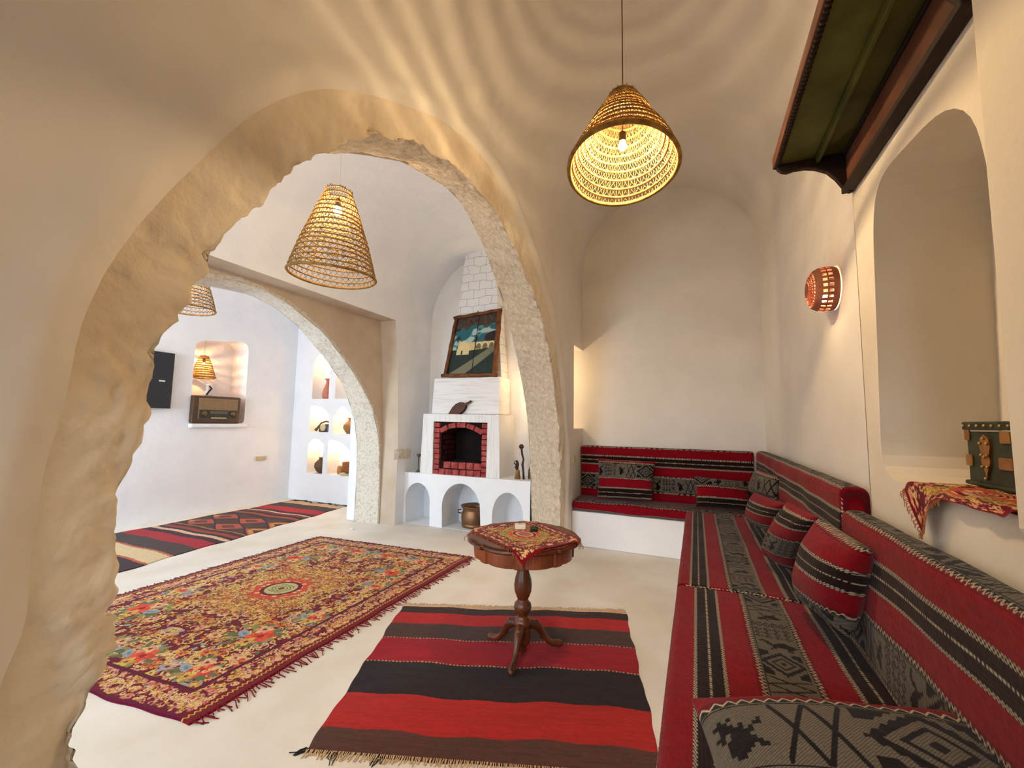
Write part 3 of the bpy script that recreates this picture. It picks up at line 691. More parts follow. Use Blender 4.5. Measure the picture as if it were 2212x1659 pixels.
# striped rug in the far room --------------------------------------
r3 = [(-6.17, 5.13), (-5.02, 5.17), (-4.57, 1.85), (-6.12, 1.85)]
def far_rug(u, v):
    y = 5.15-v*3.3+.01*np.sin(u*14); e = [9, 5.08, 4.90, 4.87, 4.66, 4.44, 4.35, 4.31, 4.24, 4.17, 4.10, 3.98, 3.40, 3.34, 3.27, 3.20, 3.15, 3.09, 3.0, 2.81, 2.58, 2.55, 2.34, 2.31, 2.05, 1.7]
    cs = [(40, 26, 28), (206, 168, 122), (70, 34, 28), (66, 48, 42), (172, 28, 34), (64, 24, 32), (220, 180, 150), (120, 46, 34), (52, 30, 30), (156, 70, 44), (60, 34, 30), (150, 62, 42), (190, 120, 60), (66, 34, 30), (150, 56, 40), (44, 28, 30), (222, 178, 146), (60, 20, 36), (166, 26, 36), (68, 52, 48), (190, 96, 62), (216, 190, 144), (188, 90, 60), (58, 40, 44), (120, 30, 36)]
    k = np.clip(np.searchsorted(-np.array(e), -y, side='right')-1, 0, len(cs)-1); c = np.array(cs, float)[k]
    q = (y < 4.0) & (y > 3.36); d = np.abs(((u*2.5) % 1)-.5)+np.abs(((y-3.36)/.32) % 1-.5)
    cc = np.where((d < .22)[..., None], (96, 50, 34), np.where((d < .5)[..., None], (176, 78, 54), (92, 56, 38)))
    cc = np.where(((np.floor(y/.012) % 2 == 0) & (d > .5))[..., None], (52, 34, 28), cc); c[q] = cc[q]
    c[(np.abs(d-.5) < .035) & q] = (40, 26, 26)
    q = ((u < .12) | (u > .88)) & (y < 4.0) & (y > 3.36) & (np.abs(d-.3) < .1); c[q] = (200, 140, 70)
    return sl(np.clip(c*(.92+.12*hashn(np.floor(u*200), np.floor(v*500)))[..., None], 0, 255))
fr = empty('striped_rug', (-5.4, 3.5, 0)); tag(fr, 'long red, black and cream striped rug lying in the far left room', 'rug')
rug_surface('weave', r3, 200, 420, far_rug, fr, th=.008, wav=.006, seed=3, edge=.012)
fringe('fringe', blky, (*r3[0], 0), (*r3[1], 0), (0, 1, 0), 40, .02, .004, fr, 9)

# ------------------------------------------------------------------ round table with its cloth
TC = (-.96, 2.41)
tb = empty('pedestal_table', (TC[0], TC[1], 0)); tag(tb, 'small dark wooden pedestal table with scalloped top and three curved legs on the striped kilim', 'table')
def scallop(R, n=8, dep=.05, rot=.3):
    pts = []
    for k in range(n):
        a0 = rot+2*PI*k/n; da = 2*PI/n
        for t, rr_ in ((0, 1), (.10, .995), (.13, .955), (.2, .965), (.35, .985), (.5, .99), (.65, .985), (.8, .965), (.87, .955), (.90, .995)):
            a = a0+da*t; pts.append((rr_*R*math.cos(a), rr_*R*math.sin(a)))
    return pts
def stack(levels, n=8, rot=.3):
    b = MB(); L0 = None; V = []; 
    for R, z in levels: V += [(TC[0]+x, TC[1]+y, z) for x, y in scallop(R, n, rot=rot)]
    m = n*10; F = [(i*m+k, i*m+(k+1) % m, (i+1)*m+(k+1) % m, (i+1)*m+k) for i in range(len(levels)-1) for k in range(m)]
    F += [tuple(range(m))[::-1], tuple(range((len(levels)-1)*m, len(levels)*m))]
    return b.add(V, F)
stack([(.315, .648), (.322, .652), (.332, .655), (.340, .662), (.338, .672), (.326, .677), (.33, .680), (.322, .685)]).build('tabletop', wood, tb)
stack([(.292, .572), (.298, .576), (.30, .648)]).build('apron', wood_red, tb)
MB().lathe([(.05, .575), (.052, .565), (.04, .558), (.032, .54), (.03, .51), (.036, .47), (.048, .43), (.053, .395), (.05, .36), (.036, .325), (.03, .315), (.034, .305), (.048, .29), (.052, .268), (.046, .245), (.032, .225), (.03, .218), (.042, .205), (.05, .19), (.052, .17), (.044, .16), (.046, .15), (.046, .08), (.036, .062), (.02, .05), (.028, .036), (.02, .022), (.004, .012)][::-1], (TC[0], TC[1], 0), 28).build('pedestal', wood, tb, smooth=True)
for a in (168, 42, -82):
    a = math.radians(a); d = Vector((math.cos(a), math.sin(a), 0)); c = Vector((TC[0], TC[1], 0))
    path = [(.03, .17), (.07, .165), (.105, .14), (.13, .10), (.155, .065), (.185, .04), (.215, .034), (.238, .037), (.252, .030)]
    rad = [.024, .026, .025, .021, .018, .016, .017, .021, .015]
    pts = smooth_pl(resample(path, 30), 3); rr_ = np.interp(np.linspace(0, 1, 30), np.linspace(0, 1, 9), rad)
    b = MB().tube([c+d*r+Vector((0, 0, z)) for r, z in pts], list(rr_), 10)
    b.sphere(tuple(c+d*.236+Vector((0, 0, .03))), .021, 10, 8, (1, 1, .85))
    b.sphere(tuple(c+d*.125+Vector((0, 0, .095))), .017, 10, 8, (1, 1, 1.3)).sphere(tuple(c+d*.085+Vector((0, 0, .165))), .022, 10, 8)
    b.build('leg', wood, tb, smooth=True)
SM = floral(.60, .58, seed=11, res=.0028, small=True)
cc = [(-1.335, 2.35), (-1.04, 2.765), (-.60, 2.43), (-.82, 2.035)]
u, v = np.meshgrid(np.linspace(0, 1, SM.shape[0]), np.linspace(0, 1, SM.shape[1]), indexing='ij')
P2 = bil(cc, u, v); rad = np.hypot(P2[..., 0]-TC[0], P2[..., 1]-TC[1]); over = np.maximum(0, rad-.315)
z = .689-over*.55-over**2*2+.004*np.sin(u*13)*np.sin(v*11)*(over > 0)+.0015
pull = 1-over*.25/np.maximum(rad, .01)
P3 = np.stack([TC[0]+(P2[..., 0]-TC[0])*pull, TC[1]+(P2[..., 1]-TC[1])*pull, z], -1)
tc = empty('tablecloth', (TC[0], TC[1], .69)); tag(tc, 'small crimson and gold floral cloth with fringe spread on the pedestal table', 'tablecloth')
grid_mesh('cloth', P3, rugm, SM, tc)
def fringe3(name, m, pts, n, ln, r, parent, seed, ctr):
    rng = random.Random(seed); mb = MB()
    for i in range(n):
        t = (i+rng.random())/n*(len(pts)-1); k = min(int(t), len(pts)-2); p = Vector(pts[k]).lerp(Vector(pts[k+1]), t-k); out = (p-Vector(ctr)); out.z = 0; out.normalize()
        l = ln*(.6+rng.random()*.8); sd = Vector((rng.uniform(-.3, .3), rng.uniform(-.3, .3), 0))
        mb.tube([p, p+(out+sd)*l*.4+Vector((0, 0, -l*.3)), p+(out*.5+sd)*l*.7+Vector((0, 0, -l*.9))], r, 3, cap=False)
    o_ = mb.build(name, m, parent, fix=False); o_['kind'] = 'stuff'; return o_
yarn3 = mat('gold_yarn', (176, 110, 70), .95)
for e, sd in ((P3[:, 0], 1), (P3[:, -1], 2), (P3[0, :], 3), (P3[-1, :], 4)):
    fringe3('fringe', yarn3 if sd > 2 else yarn, [tuple(q) for q in e], 46, .028, .0012, tc, sd, (TC[0], TC[1], .6))
# card box and dark box
def obox(b, c, ax, sx, sy, sz, z0):
    d = Vector((math.cos(ax), math.sin(ax), 0)); e = Vector((-d.y, d.x, 0)); c = Vector((*c, z0))
    V = [c+d*sx*i/2+e*sy*j/2+Vector((0, 0, k*sz)) for i in (-1, 1) for j in (-1, 1) for k in (0, 1)]
    return b.add(V, [(0, 1, 3, 2), (4, 6, 7, 5), (0, 4, 5, 1), (2, 3, 7, 6), (0, 2, 6, 4), (1, 5, 7, 3)])
cb = empty('card_box', (-1.02, 2.50, .693)); tag(cb, 'small white card box with dark print on the tablecloth', 'box')
obox(MB(), (-1.02, 2.50), .40, .066, .050, .026, .6925).build('box_body', white_pl, cb, bevel=.002)
prn = mat('printed_ink', (60, 56, 56), .7)
b = MB()
d = Vector((math.cos(.4), math.sin(.4), 0)); e = Vector((-d.y, d.x, 0)); c = Vector((-1.02, 2.50, .7188))
for yy, wd, n in ((.012, .018, 4), (.003, .044, 9), (-.013, .012, 3)):
    for k in range(n):
        x = -wd/2+wd*(k+.5)/n; p = c+d*x+e*yy
        V = [p+d*i*wd/n*.36+e*j*.0028 for i, j in ((-1, -1), (1, -1), (1, 1), (-1, 1))]
        b.add(V, [(0, 1, 2, 3)])
b.build('print', prn, cb)
tag(obox(MB(), (-.925, 2.49), .40, .044, .075, .018, .6925).build('remote_control', dark, bevel=.003), 'small black remote beside the white card box on the tablecloth', 'remote')

# ------------------------------------------------------------------ fireplace
fp = empty('fireplace', (-2.75, 4.7, 0)); tag(fp, 'white plastered fireplace with brick mouth on a plinth with three arches', 'fireplace')
FA = [[(-3.56, .002), (-3.185, .002)]+arcpts(-3.385, .30, .195, .235, 0, 180, 16),
      [(-2.995, .002), (-2.44, .002)]+arcpts(-2.73, .27, .275, .30, 0, 180, 18),
      [(-2.29, .002), (-1.87, .002)]+arcpts(-2.085, .22, .205, .29, 0, 180, 16)]
FA = [[(x, z) for x, z in p] for p in FA]
holed('plinth', [(-3.76, 0), (-1.80, 0), (-1.795, .66), (-3.70, .662)], [(p, .42, True) for p in FA], lambda u, v, d: (u, 4.70+d, v), plaster_w, fp)
MB().box(-3.71, -1.79, 4.702, YB, .62, .662).build('plinth_top', plaster_w, fp, bevel=.01)
rib = mat('ribbed_plaster', (236, 232, 228), .9, (243, 240, 237), 3, bump=.004, bscale=10)
def ribbed(name, sc):
    m = mat(name, (236, 232, 228)); nt = m.node_tree; N, L = nt.nodes, nt.links
    tc_ = N.new('ShaderNodeTexCoord'); mp_ = N.new('ShaderNodeMapping'); mp_.inputs['Scale'].default_value = sc; n_ = N.new('ShaderNodeTexNoise'); n_.inputs['Scale'].default_value = 1; n_.inputs['Detail'].default_value = 4
    L.new(tc_.outputs['Object'], mp_.inputs[0]); L.new(mp_.outputs[0], n_.inputs['Vector'])
    r_ = N.new('ShaderNodeValToRGB'); r_.color_ramp.elements[0].position = .32; r_.color_ramp.elements[1].position = .5; r_.color_ramp.elements[0].color = rgba((222, 217, 212)); r_.color_ramp.elements[1].color = rgba((240, 237, 234))
    L.new(n_.outputs['Fac'], r_.inputs[0]); L.new(r_.outputs[0], N['Principled BSDF'].inputs['Base Color'])
    b_ = N.new('ShaderNodeBump'); b_.inputs['Distance'].default_value = .005; L.new(n_.outputs['Fac'], b_.inputs['Height']); L.new(b_.outputs[0], N['Principled BSDF'].inputs['Normal']); return m
rib_h, rib_v = ribbed('brushed_plaster_level', (3, 3, 75)), ribbed('brushed_plaster_upright', (60, 3, 2.5))
# firebox block with mouth
fbm_ = [(-3.19, .648), (-2.40, .648), (-2.395, 1.34), (-3.195, 1.345)]
holed('firebox', [(-3.385, .645), (-2.215, .645), (-2.235, 1.44), (-3.36, 1.445)], [(fbm_, .06, False)], lambda u, v, d: (u, 4.735+d, v), rib_v, fp)
b = MB()
for (x0, z0), (x1, z1) in (((-3.385, .645), (-3.36, 1.445)), ((-3.36, 1.445), (-2.235, 1.44)), ((-2.235, 1.44), (-2.215, .645))):
    b.add([(x0, 4.735, z0), (x1, 4.735, z1), (x1, YB, z1), (x0, YB, z0)], [(0, 1, 2, 3)])
b.build('firebox_side', rib, fp)
# brick mouth
b = MB()
opn = [(-3.09, .83), (-2.485, .83)]+[(-2.485, 1.19), (-2.62, 1.25), (-2.79, 1.285), (-2.95, 1.255), (-3.09, 1.20)]
holed('brick_backing', fbm_, [(opn, .36, True)], lambda u, v, d: (u, 4.785+d, v), soot, fp)
rng = random.Random(3); b = MB()
def brick(x0, x1, z0, z1, y=4.745):
    j = lambda: rng.uniform(-.003, .003)
    V = [(x0+j(), y+j(), z0+j()), (x1+j(), y+j(), z0+j()), (x1+j(), y+j(), z1+j()), (x0+j(), y+j(), z1+j())]
    V += [(p[0], y+.06, p[2]) for p in V]; b.add(V, [(0, 1, 2, 3), (4, 7, 6, 5), (0, 4, 5, 1), (1, 5, 6, 2), (2, 6, 7, 3), (3, 7, 4, 0)])
for k in range(10):
    z0 = .652+k*.0685; brick(-3.185, -3.105, z0, z0+.06); brick(-2.478, -2.402, z0, z0+.06)
for k in range(6): brick(-3.10+k*.104, -3.10+k*.104+.095, .652, .732, 4.742)
for k in range(5): brick(-3.04+k*.112, -3.04+k*.112+.103, .742, .825, 4.765)
ap = [(-3.09, 1.205), (-2.975, 1.262), (-2.855, 1.285), (-2.715, 1.282), (-2.60, 1.25), (-2.485, 1.195)]
for (x0, z0), (x1, z1) in zip(ap[:-1], ap[1:]):
    tx, tz = x1-x0, z1-z0; l = math.hypot(tx, tz); nx, nz = -tz/l*.062, tx/l*.062; g = .05
    q = [(x0+tx*g, z0+tz*g-.012), (x1-tx*g, z1-tz*g-.012), (x1-tx*g+nx, z1-tz*g+nz-.012), (x0+tx*g+nx, z0+tz*g+nz-.012)]
    V = [(x, 4.748, z) for x, z in q]+[(x, 4.82, z) for x, z in q]; b.add(V, [(0, 1, 2, 3), (4, 7, 6, 5), (0, 4, 5, 1), (1, 5, 6, 2), (2, 6, 7, 3), (3, 7, 4, 0)])
b.build('brick_lining', brickm, fp, bevel=.006)
b = MB()
for k in range(6):
    for s_ in range(2): b.box(-3.092, -3.082, 4.83+s_*.15+(.05 if k % 2 else 0), 4.96+s_*.15+(.05 if k % 2 else 0), .84+k*.068, .895+k*.068)
b.build('inner_bricks', mat('sooty_brick', (84, 30, 28), .9, (60, 24, 24), 9), fp)
# hood and chimney
def frustum(lo, hi):
    (x0, x1, y0, z0), (x2, x3, y1, z1) = lo, hi
    return MB().add([(x0, y0, z0), (x1, y0, z0), (x1, YB, z0), (x0, YB, z0), (x2, y1, z1), (x3, y1, z1), (x3, YB, z1), (x2, YB, z1)], [(0, 1, 5, 4), (1, 2, 6, 5), (2, 3, 7, 6), (3, 0, 4, 7), (4, 5, 6, 7), (0, 3, 2, 1)])
frustum((-3.315, -2.29, 4.85, 1.445), (-3.295, -2.295, 4.86, 1.935))  .build('hood', rib_h, fp, bevel=.015)
ch = frustum((-3.14, -2.33, 4.99, 1.935), (-2.93, -2.50, 5.03, 3.9))
chm = mat('incised_chimney', (236, 233, 229), .9, (243, 241, 238), 2)
nt = chm.node_tree; N, L = nt.nodes, nt.links
tcn = N.new('ShaderNodeTexCoord'); mp = N.new('ShaderNodeMapping'); mp.inputs['Rotation'].default_value = (PI/2, 0, 0)
ns = N.new('ShaderNodeTexNoise'); ns.inputs['Scale'].default_value = 5; mx = N.new('ShaderNodeVectorMath'); mx.operation = 'MULTIPLY_ADD'; mx.inputs[1].default_value = (.09, .09, .09)
L.new(tcn.outputs['Object'], ns.inputs['Vector']); L.new(ns.outputs['Color'], mx.inputs[0]); L.new(tcn.outputs['Object'], mx.inputs[2]); L.new(mx.outputs[0], mp.inputs[0])
bt = N.new('ShaderNodeTexBrick'); bt.inputs['Scale'].default_value = 1; bt.inputs['Brick Width'].default_value = .19; bt.inputs['Row Height'].default_value = .115; bt.inputs['Mortar Size'].default_value = .0035; bt.inputs['Mortar Smooth'].default_value = .3
bt.inputs['Color1'].default_value = bt.inputs['Color2'].default_value = rgba((240, 237, 233)); bt.inputs['Mortar'].default_value = rgba((178, 172, 168))
L.new(mp.outputs[0], bt.inputs['Vector']); L.new(bt.outputs['Color'], N['Principled BSDF'].inputs['Base Color'])
plabel(ch.build('chimney', chm, fp, bevel=.01), 'tapering chimney breast with incised stone joints')
# bellows resting on the firebox
bl = empty('bellows', (-2.88, 4.80, 1.445)); tag(bl, 'brown wooden fireplace bellows resting on the firebox ledge', 'bellows')
def lean(px, pz, dy=0): return (px, 4.80+dy+(pz-1.445)*.25, pz)
ang = math.radians(28)
def bpt(a, b_): return (-2.86+a*math.cos(ang)-b_*math.sin(ang), 1.522+a*math.sin(ang)+b_*math.cos(ang))
body = [(-.15, 0), (-.13, .02), (-.08, .055), (-.02, .075), (.04, .07), (.085, .045), (.11, .018), (.15, .014), (.20, .016), (.205, 0), (.20, -.016), (.15, -.014), (.11, -.018), (.085, -.045), (.04, -.07), (-.02, -.075), (-.08, -.055), (-.13, -.02)]
bw_ = mat('bellows_wood', (84, 52, 46), .6, (98, 62, 54), 8)
for dy in (-.02, .03):
    MB().prism([bpt(*p) for p in body], lambda x, z, dy=dy: lean(x, z, dy-.006), lambda x, z, dy=dy: lean(x, z, dy+.006)).build('board', bw_, bl, bevel=.003)
MB().prism([bpt(p[0]*.93, p[1]*.93) for p in body if p[0] < .12], lambda x, z: lean(x, z, -.012), lambda x, z: lean(x, z, .022)).build('leather', dark, bl)
a_, b2 = bpt(-.14, 0), bpt(-.225, .0)
MB().tube([lean(*a_), lean(*b2)], [.017, .011], 12).build('nozzle', mat('brass', (196, 170, 110), .35, metal=.9), bl, smooth=True)
# painting leaning on the hood
pg = empty('framed_painting', (-2.75, 4.9, 1.94)); tag(pg, 'old painting of a pale farmhouse and palm trees leaning above the fireplace', 'painting')
c4 = [np.array(q) for q in ((-3.12, 4.872, 1.965), (-2.365, 4.872, 1.955), (-2.36, 4.985, 2.83), (-3.03, 4.985, 2.80))]   # BL BR TR TL
def pq(u, v, d=0.):
    p = c4[0]*(1-u)*(1-v)+c4[1]*u*(1-v)+c4[2]*u*v+c4[3]*(1-u)*v; return (p[0], p[1]-d, p[2]+d*.12)
fw = mat('weathered_frame', (84, 50, 28), .7, (128, 78, 40), 10, bump=.002, bscale=40)
def bar(u0, v0, u1, v1, r, r2=None, name='frame_rail'):
    a, b_ = Vector(pq(u0, v0, .012)), Vector(pq(u1, v1, .012)); q = [a.lerp(b_, t/10)+Vector((.003*math.sin(t*2.1), 0, .003*math.sin(t*1.7))) for t in range(11)]
    MB().tube(q, [r*(1+.08*math.sin(t*1.9)) for t in range(11)], 8).build(name, fw, pg, smooth=True)
bar(-.07, .0, 1.04, .0, .026); bar(-.06, .985, 1.03, 1.01, .024); bar(.0, 0, .0, 1, .026); bar(.99, 0, .985, 1, .036)
nu, nv = 170, 200
u, v = np.meshgrid(np.linspace(0, 1, nu), np.linspace(0, 1, nv), indexing='ij')
def vn(u, v, s, seed=0):
    a, b_ = u*s, v*s; i, j = np.floor(a), np.floor(b_); f, g = a-i, b_-j; f = f*f*(3-2*f); g = g*g*(3-2*g)
    return (hashn(i, j, seed)*(1-f)*(1-g)+hashn(i+1, j, seed)*f*(1-g)+hashn(i, j+1, seed)*(1-f)*g+hashn(i+1, j+1, seed)*f*g)
C = np.zeros((nu, nv, 3)); C[:] = (40, 96, 104)
cl = vn(u*1.4-v*.6, v*2.2, 5)+.5*vn(u, v*2, 14, 2); C = np.where((cl > .92)[..., None], (168, 186, 178), C); C = np.where(((cl > .78) & (cl <= .92))[..., None], (84, 132, 132), C)
top = v > .80+.10*vn(u, v*0, 11, 3)-.05; C[top] = (72, 54, 44); C[top & (vn(u, v, 30, 4) > .62)] = (84, 70, 54); C[top & (vn(u, v, 22, 6) > .75)] = (58, 46, 38)
tree = (u > .70) & (v > .52) & (v < .70-.25*(u-.95)**2*10*0+.03*vn(u, v, 12, 7)) & (np.hypot((u-.93)/.22, (v-.60)/.10) < 1); C[tree] = (48, 34, 34)
gr = v < .42+.05*u; C[gr] = (34, 46, 40); C[gr & (vn(u, v, 40, 8) > .7)] = (41, 54, 45)
hb = (u > .12) & (u < .97) & (v > .38+.06*u) & (v < .54); C[hb] = (206, 184, 128)
gable = (u > .12) & (u < .40) & (v > .34) & (v < .56-np.abs(u-.24)*.55+.02); C[gable] = (218, 198, 142)
for x in (.60, .74, .88):
    q = (np.hypot((u-x)/.05, (v-.47)/.045) < 1) | ((np.abs(u-x) < .05) & (v > .425) & (v < .47)); C[q] = (120, 104, 70)
    q = (np.hypot((u-x)/.066, (v-.475)/.062) < 1) & ~q & (v > .475); C[q] = (232, 214, 160)
C[(np.abs(u-.24) < .018) & (v > .345) & (v < .41)] = (50, 46, 44)
pa = (v < .44) & (np.abs(v-(-.10+.56*u*1.0)) < .055+.05*(1-u)) & (v < .50); C[pa] = (120, 116, 92)
for x, y in ((.12, .62), (.53, .60)):
    C[(np.abs(u-x-.01*np.sin(v*30)) < .006) & (v < y) & (v > .42)] = (36, 32, 30)
    for a in range(0, 360, 40):
        t = ((u-x)*math.cos(math.radians(a))+(v-y)*math.sin(math.radians(a))); s_ = np.abs(-(u-x)*math.sin(math.radians(a))+(v-y)*math.cos(math.radians(a))); C[(t > 0) & (t < .06) & (s_ < .007)] = (34, 40, 36)
C[vn(u, v, 60, 12) > .9] *= .8
Pp = np.array([[pq(.02+.96*u[i, j], .01+.98*v[i, j], -.004) for j in range(nv)] for i in range(nu)])
for nm, s0, s1 in (('painted_board', 0, 88), ('painted_board', 90, nu)):
    grid_mesh(nm, Pp[s0:s1], paintm, sl(C[s0:s1]), pg, smooth=False)
MB().prism([(0.02, 0), (.98, 0), (.98, 1), (.02, 1)], lambda a, b_: pq(a, b_, -.008), lambda a, b_: pq(a, b_, -.02)).build('backing', dark, pg)
MB().tube([pq(.49, .98, .01), pq(.49, 1.05, .01)], .006, 6).build('hook', dark, pg)
# things on the plinth
pot = empty('copper_pot', (-2.64, 4.93, 0)); tag(pot, 'hammered copper pot with small side handles in the middle arch of the plinth', 'pot')
cop = mat('old_copper', (112, 80, 56), .4, (146, 106, 74), 6, metal=.7, bump=.0015, bscale=30)
MB().lathe([(.15, .002), (.168, .01), (.172, .04), (.165, .048), (.172, .056), (.178, .11), (.176, .17), (.16, .205), (.158, .225), (.186, .262), (.19, .27), (.18, .27), (.15, .225), (.152, .20), (.165, .17), (.165, .1), (.15, .02)], (-2.655, 4.95, 0), 40, cap=True).build('bowl', cop, pot, smooth=True)
for s_ in (-1, 1):
    x = -2.655+s_*.14; MB().tube([(x, 4.95-.09, .17), (x+s_*.045, 4.95-.11, .18), (x+s_*.05, 4.95-.12, .215), (x+s_*.005, 4.95-.10, .225)], .007, 8).build('handle', dark, pot, smooth=True)
brz = mat('bronze', (110, 92, 60), .45, metal=.7)
tag(MB().lathe([(.035, 0), (.036, .008), (.015, .02), (.008, .04), (.007, .19), (.012, .2), (.026, .215), (.027, .24), (.018, .24)], (-3.46, 4.80, .662), 20).build('candlestick', brz, smooth=True), 'thin bronze candlestick on the plinth left of the firebox', 'candlestick')
tag(MB().tube([(-1.935, 4.83, .664), (-1.94, 4.83, .75), (-1.955, 4.835, .84), (-1.945, 4.84, .90), (-1.965, 4.84, .97), (-1.972, 4.84, 1.03)], [.015, .013, .016, .012, .014, .012], 8).sphere((-1.975, 4.84, 1.055), .031, 14, 10).build('knobbed_club', mat('dark_wood', (58, 34, 22), .5), smooth=True), 'upright dark stick with a round black knob on the right end of the plinth', 'stick')
fg = empty('wooden_figure', (-2.03, 4.84, .662)); tag(fg, 'small carved wooden figure on a stump beside the knobbed stick', 'figurine')
MB().lathe([(.035, 0), (.038, .01), (.03, .05), (.026, .10), (.014, .11)], (-2.02, 4.84, .662), 14).build('stump', mat('pale_wood', (150, 112, 70), .7, (120, 84, 50), 12), fg, smooth=True)
MB().tube([(-2.02, 4.84, .76), (-2.035, 4.84, .80), (-2.02, 4.84, .84), (-2.03, 4.84, .87), (-2.05, 4.84, .885)], [.012, .026, .02, .017, .006], 8).tube([(-2.03, 4.84, .82), (-2.06, 4.83, .85), (-2.055, 4.83, .875)], [.01, .008, .004], 6).build('carving', mat('dark_wood2', (50, 34, 24), .6), fg, smooth=True)
tag(MB().lathe([(.05, 0), (.055, .02), (.05, .10), (.03, .18), (.012, .25), (.006, .27)], (-1.86, 4.93, .662), 16).build('wooden_cone', mat('cone_wood', (96, 70, 44), .6), smooth=True), 'tapering dark wooden object half hidden by the arch pier on the plinth', 'ornament')

# ------------------------------------------------------------------ lamps
straw = mat('esparto', (124, 90, 42), .8, (170, 130, 66), 30, bump=.0006, bscale=200)
bulbm = mat('lamp_bulb', (255, 220, 170), .3, emit=(1, .60, .24), estr=1)
cordm = mat('lamp_cord', (214, 204, 190), .6)
cordb = mat('brown_cord', (120, 84, 54), .7)
def bulb_mat(strength, name, c=(1.0, .70, .37)):
    return mat(name, (255, 220, 170), .3, emit=c, estr=strength)
def pendant(name, loc, H, rt, rb, ztop, label, strength, tilt=(0, 0), nr=14, nz=56, cord=cordm, dense=False, bulbh=.55, ctop=None, br=.035, group='woven cone pendant lamps', ec=1.25, rt_r=.006, lat=.0026, bc=(1.0, .70, .37)):
    """loc = centre of the bottom rim"""
    t = empty(name, loc); tag(t, label, 'pendant lamp', group)
    lx, ly, lz = loc
    rx, ry = Matrix.Rotation(tilt[0], 4, 'X'), Matrix.Rotation(tilt[1], 4, 'Y'); R = rx @ ry; piv = Vector((0, 0, H))
    def X(p): q = R @ (Vector(p)-piv)+piv; return (q.x+lx, q.y+ly, q.z+lz)
    def prof(s_): return rb+(rt-rb)*(s_**ec) if ec > 1 else rb+(rt-rb)*s_
    rng = random.Random(int(H*1000)); b = MB()
    hs = [i/(nr) for i in range(nr+1)]
    for i, s_ in enumerate(hs):
        r = prof(s_); rad = rt_r*(1.9 if i == 0 else 1)
        b.tube([X((r*math.cos(a)*(1+.01*math.sin(3*a+i)), r*math.sin(a), s_*H+.004*math.sin(2*a+i))) for a in np.linspace(0, 2*PI, 48, endpoint=False)], rad, 6, closed=True)
    shd = b.build('shade', straw, t, smooth=True, fix=False); b = MB()
    for i in range(nr):
        r0, r1, z0, z1 = prof(hs[i]), prof(hs[i+1]), hs[i]*H, hs[i+1]*H; n = nz
        for k in range(n):
            a = 2*PI*(k+.2*rng.random())/n; da = PI/n*1.6
            for sg in ((-1, 1) if not dense else (-1, 1, 0)):
                a2 = a+sg*da
                b.tube([X(((r0+.002)*math.cos(a), (r0+.002)*math.sin(a), z0)), X(((r1+.002)*math.cos(a2), (r1+.002)*math.sin(a2), z1))], lat if sg else lat*1.3, 3, cap=False)
    for k in range(40):      # frayed ends at the crown
        a = rng.random()*2*PI; r = prof(1.); b.tube([X((r*math.cos(a), r*math.sin(a), H)), X((r*1.05*math.cos(a+.1), r*1.05*math.sin(a+.1), H+rng.uniform(.008, .02)))], .0022, 3, cap=False)
    b.build('lattice', straw, shd, fix=False)
    bz = Vector(X((0, 0, H*bulbh)))
    sk_ = MB().lathe([(.012, 0), (.018, .005), (.018, .05), (.008, .06)], tuple(bz+Vector((0, 0, br*1.1))), 12).build('socket', dark, t)
    if br: MB().sphere(tuple(bz), br, 12, 8, (1, 1, 1.15)).build('bulb', bulb_mat(strength/(PI*4*PI*br*br), 'bulb_%g_%g' % (strength, br), bc), sk_, smooth=True)
    top = Vector(X((0, 0, H)))
    ct = ctop or (top.x, top.y)
    MB().tube([tuple(bz+Vector((0, 0, .06))), tuple(Vector((top.x, top.y, top.z))), (ct[0], ct[1], ztop)], .0035, 6).build('cord', cord, t)
    return t
pendant('woven_pendant', (-.315, 2.10, 2.60), .43, .075, .262, 4.15, 'woven cone lamp hanging in the near room, lit bulb seen from below', 52, tilt=(-.20, -.02), nr=11, nz=44, cord=cordb, dense=True, bulbh=.30, ec=1.12, rt_r=.0062, br=.019, lat=.0017)
pendant('woven_pendant', (-2.26, 2.09, 2.335), .60, .085, .285, 3.65, 'taller woven cone lamp hanging in the middle room, framed by the large arch', 22, tilt=(.02, .05), nr=16, nz=40, bulbh=.78, ec=1.18, br=.028, rt_r=.005, lat=.0019)
pendant('woven_pendant', (-5.2, 2.76, 2.55), .60, .085, .28, 3.55, 'woven cone lamp in the far room, half hidden by the edge of the large arch', 10, nr=15, nz=40, bulbh=.6, rt_r=.005, lat=.0019)
# little lamp hanging in the radio niche
pendant('niche_pendant', (-6.55, 3.78, 1.93), .30, .05, .15, 2.47, 'small woven lamp glowing in the niche above the old radio', 15, nr=9, nz=22, bulbh=.66, br=.012, group=None, rt_r=.0075, lat=.0018, bc=(1.0, .50, .20))
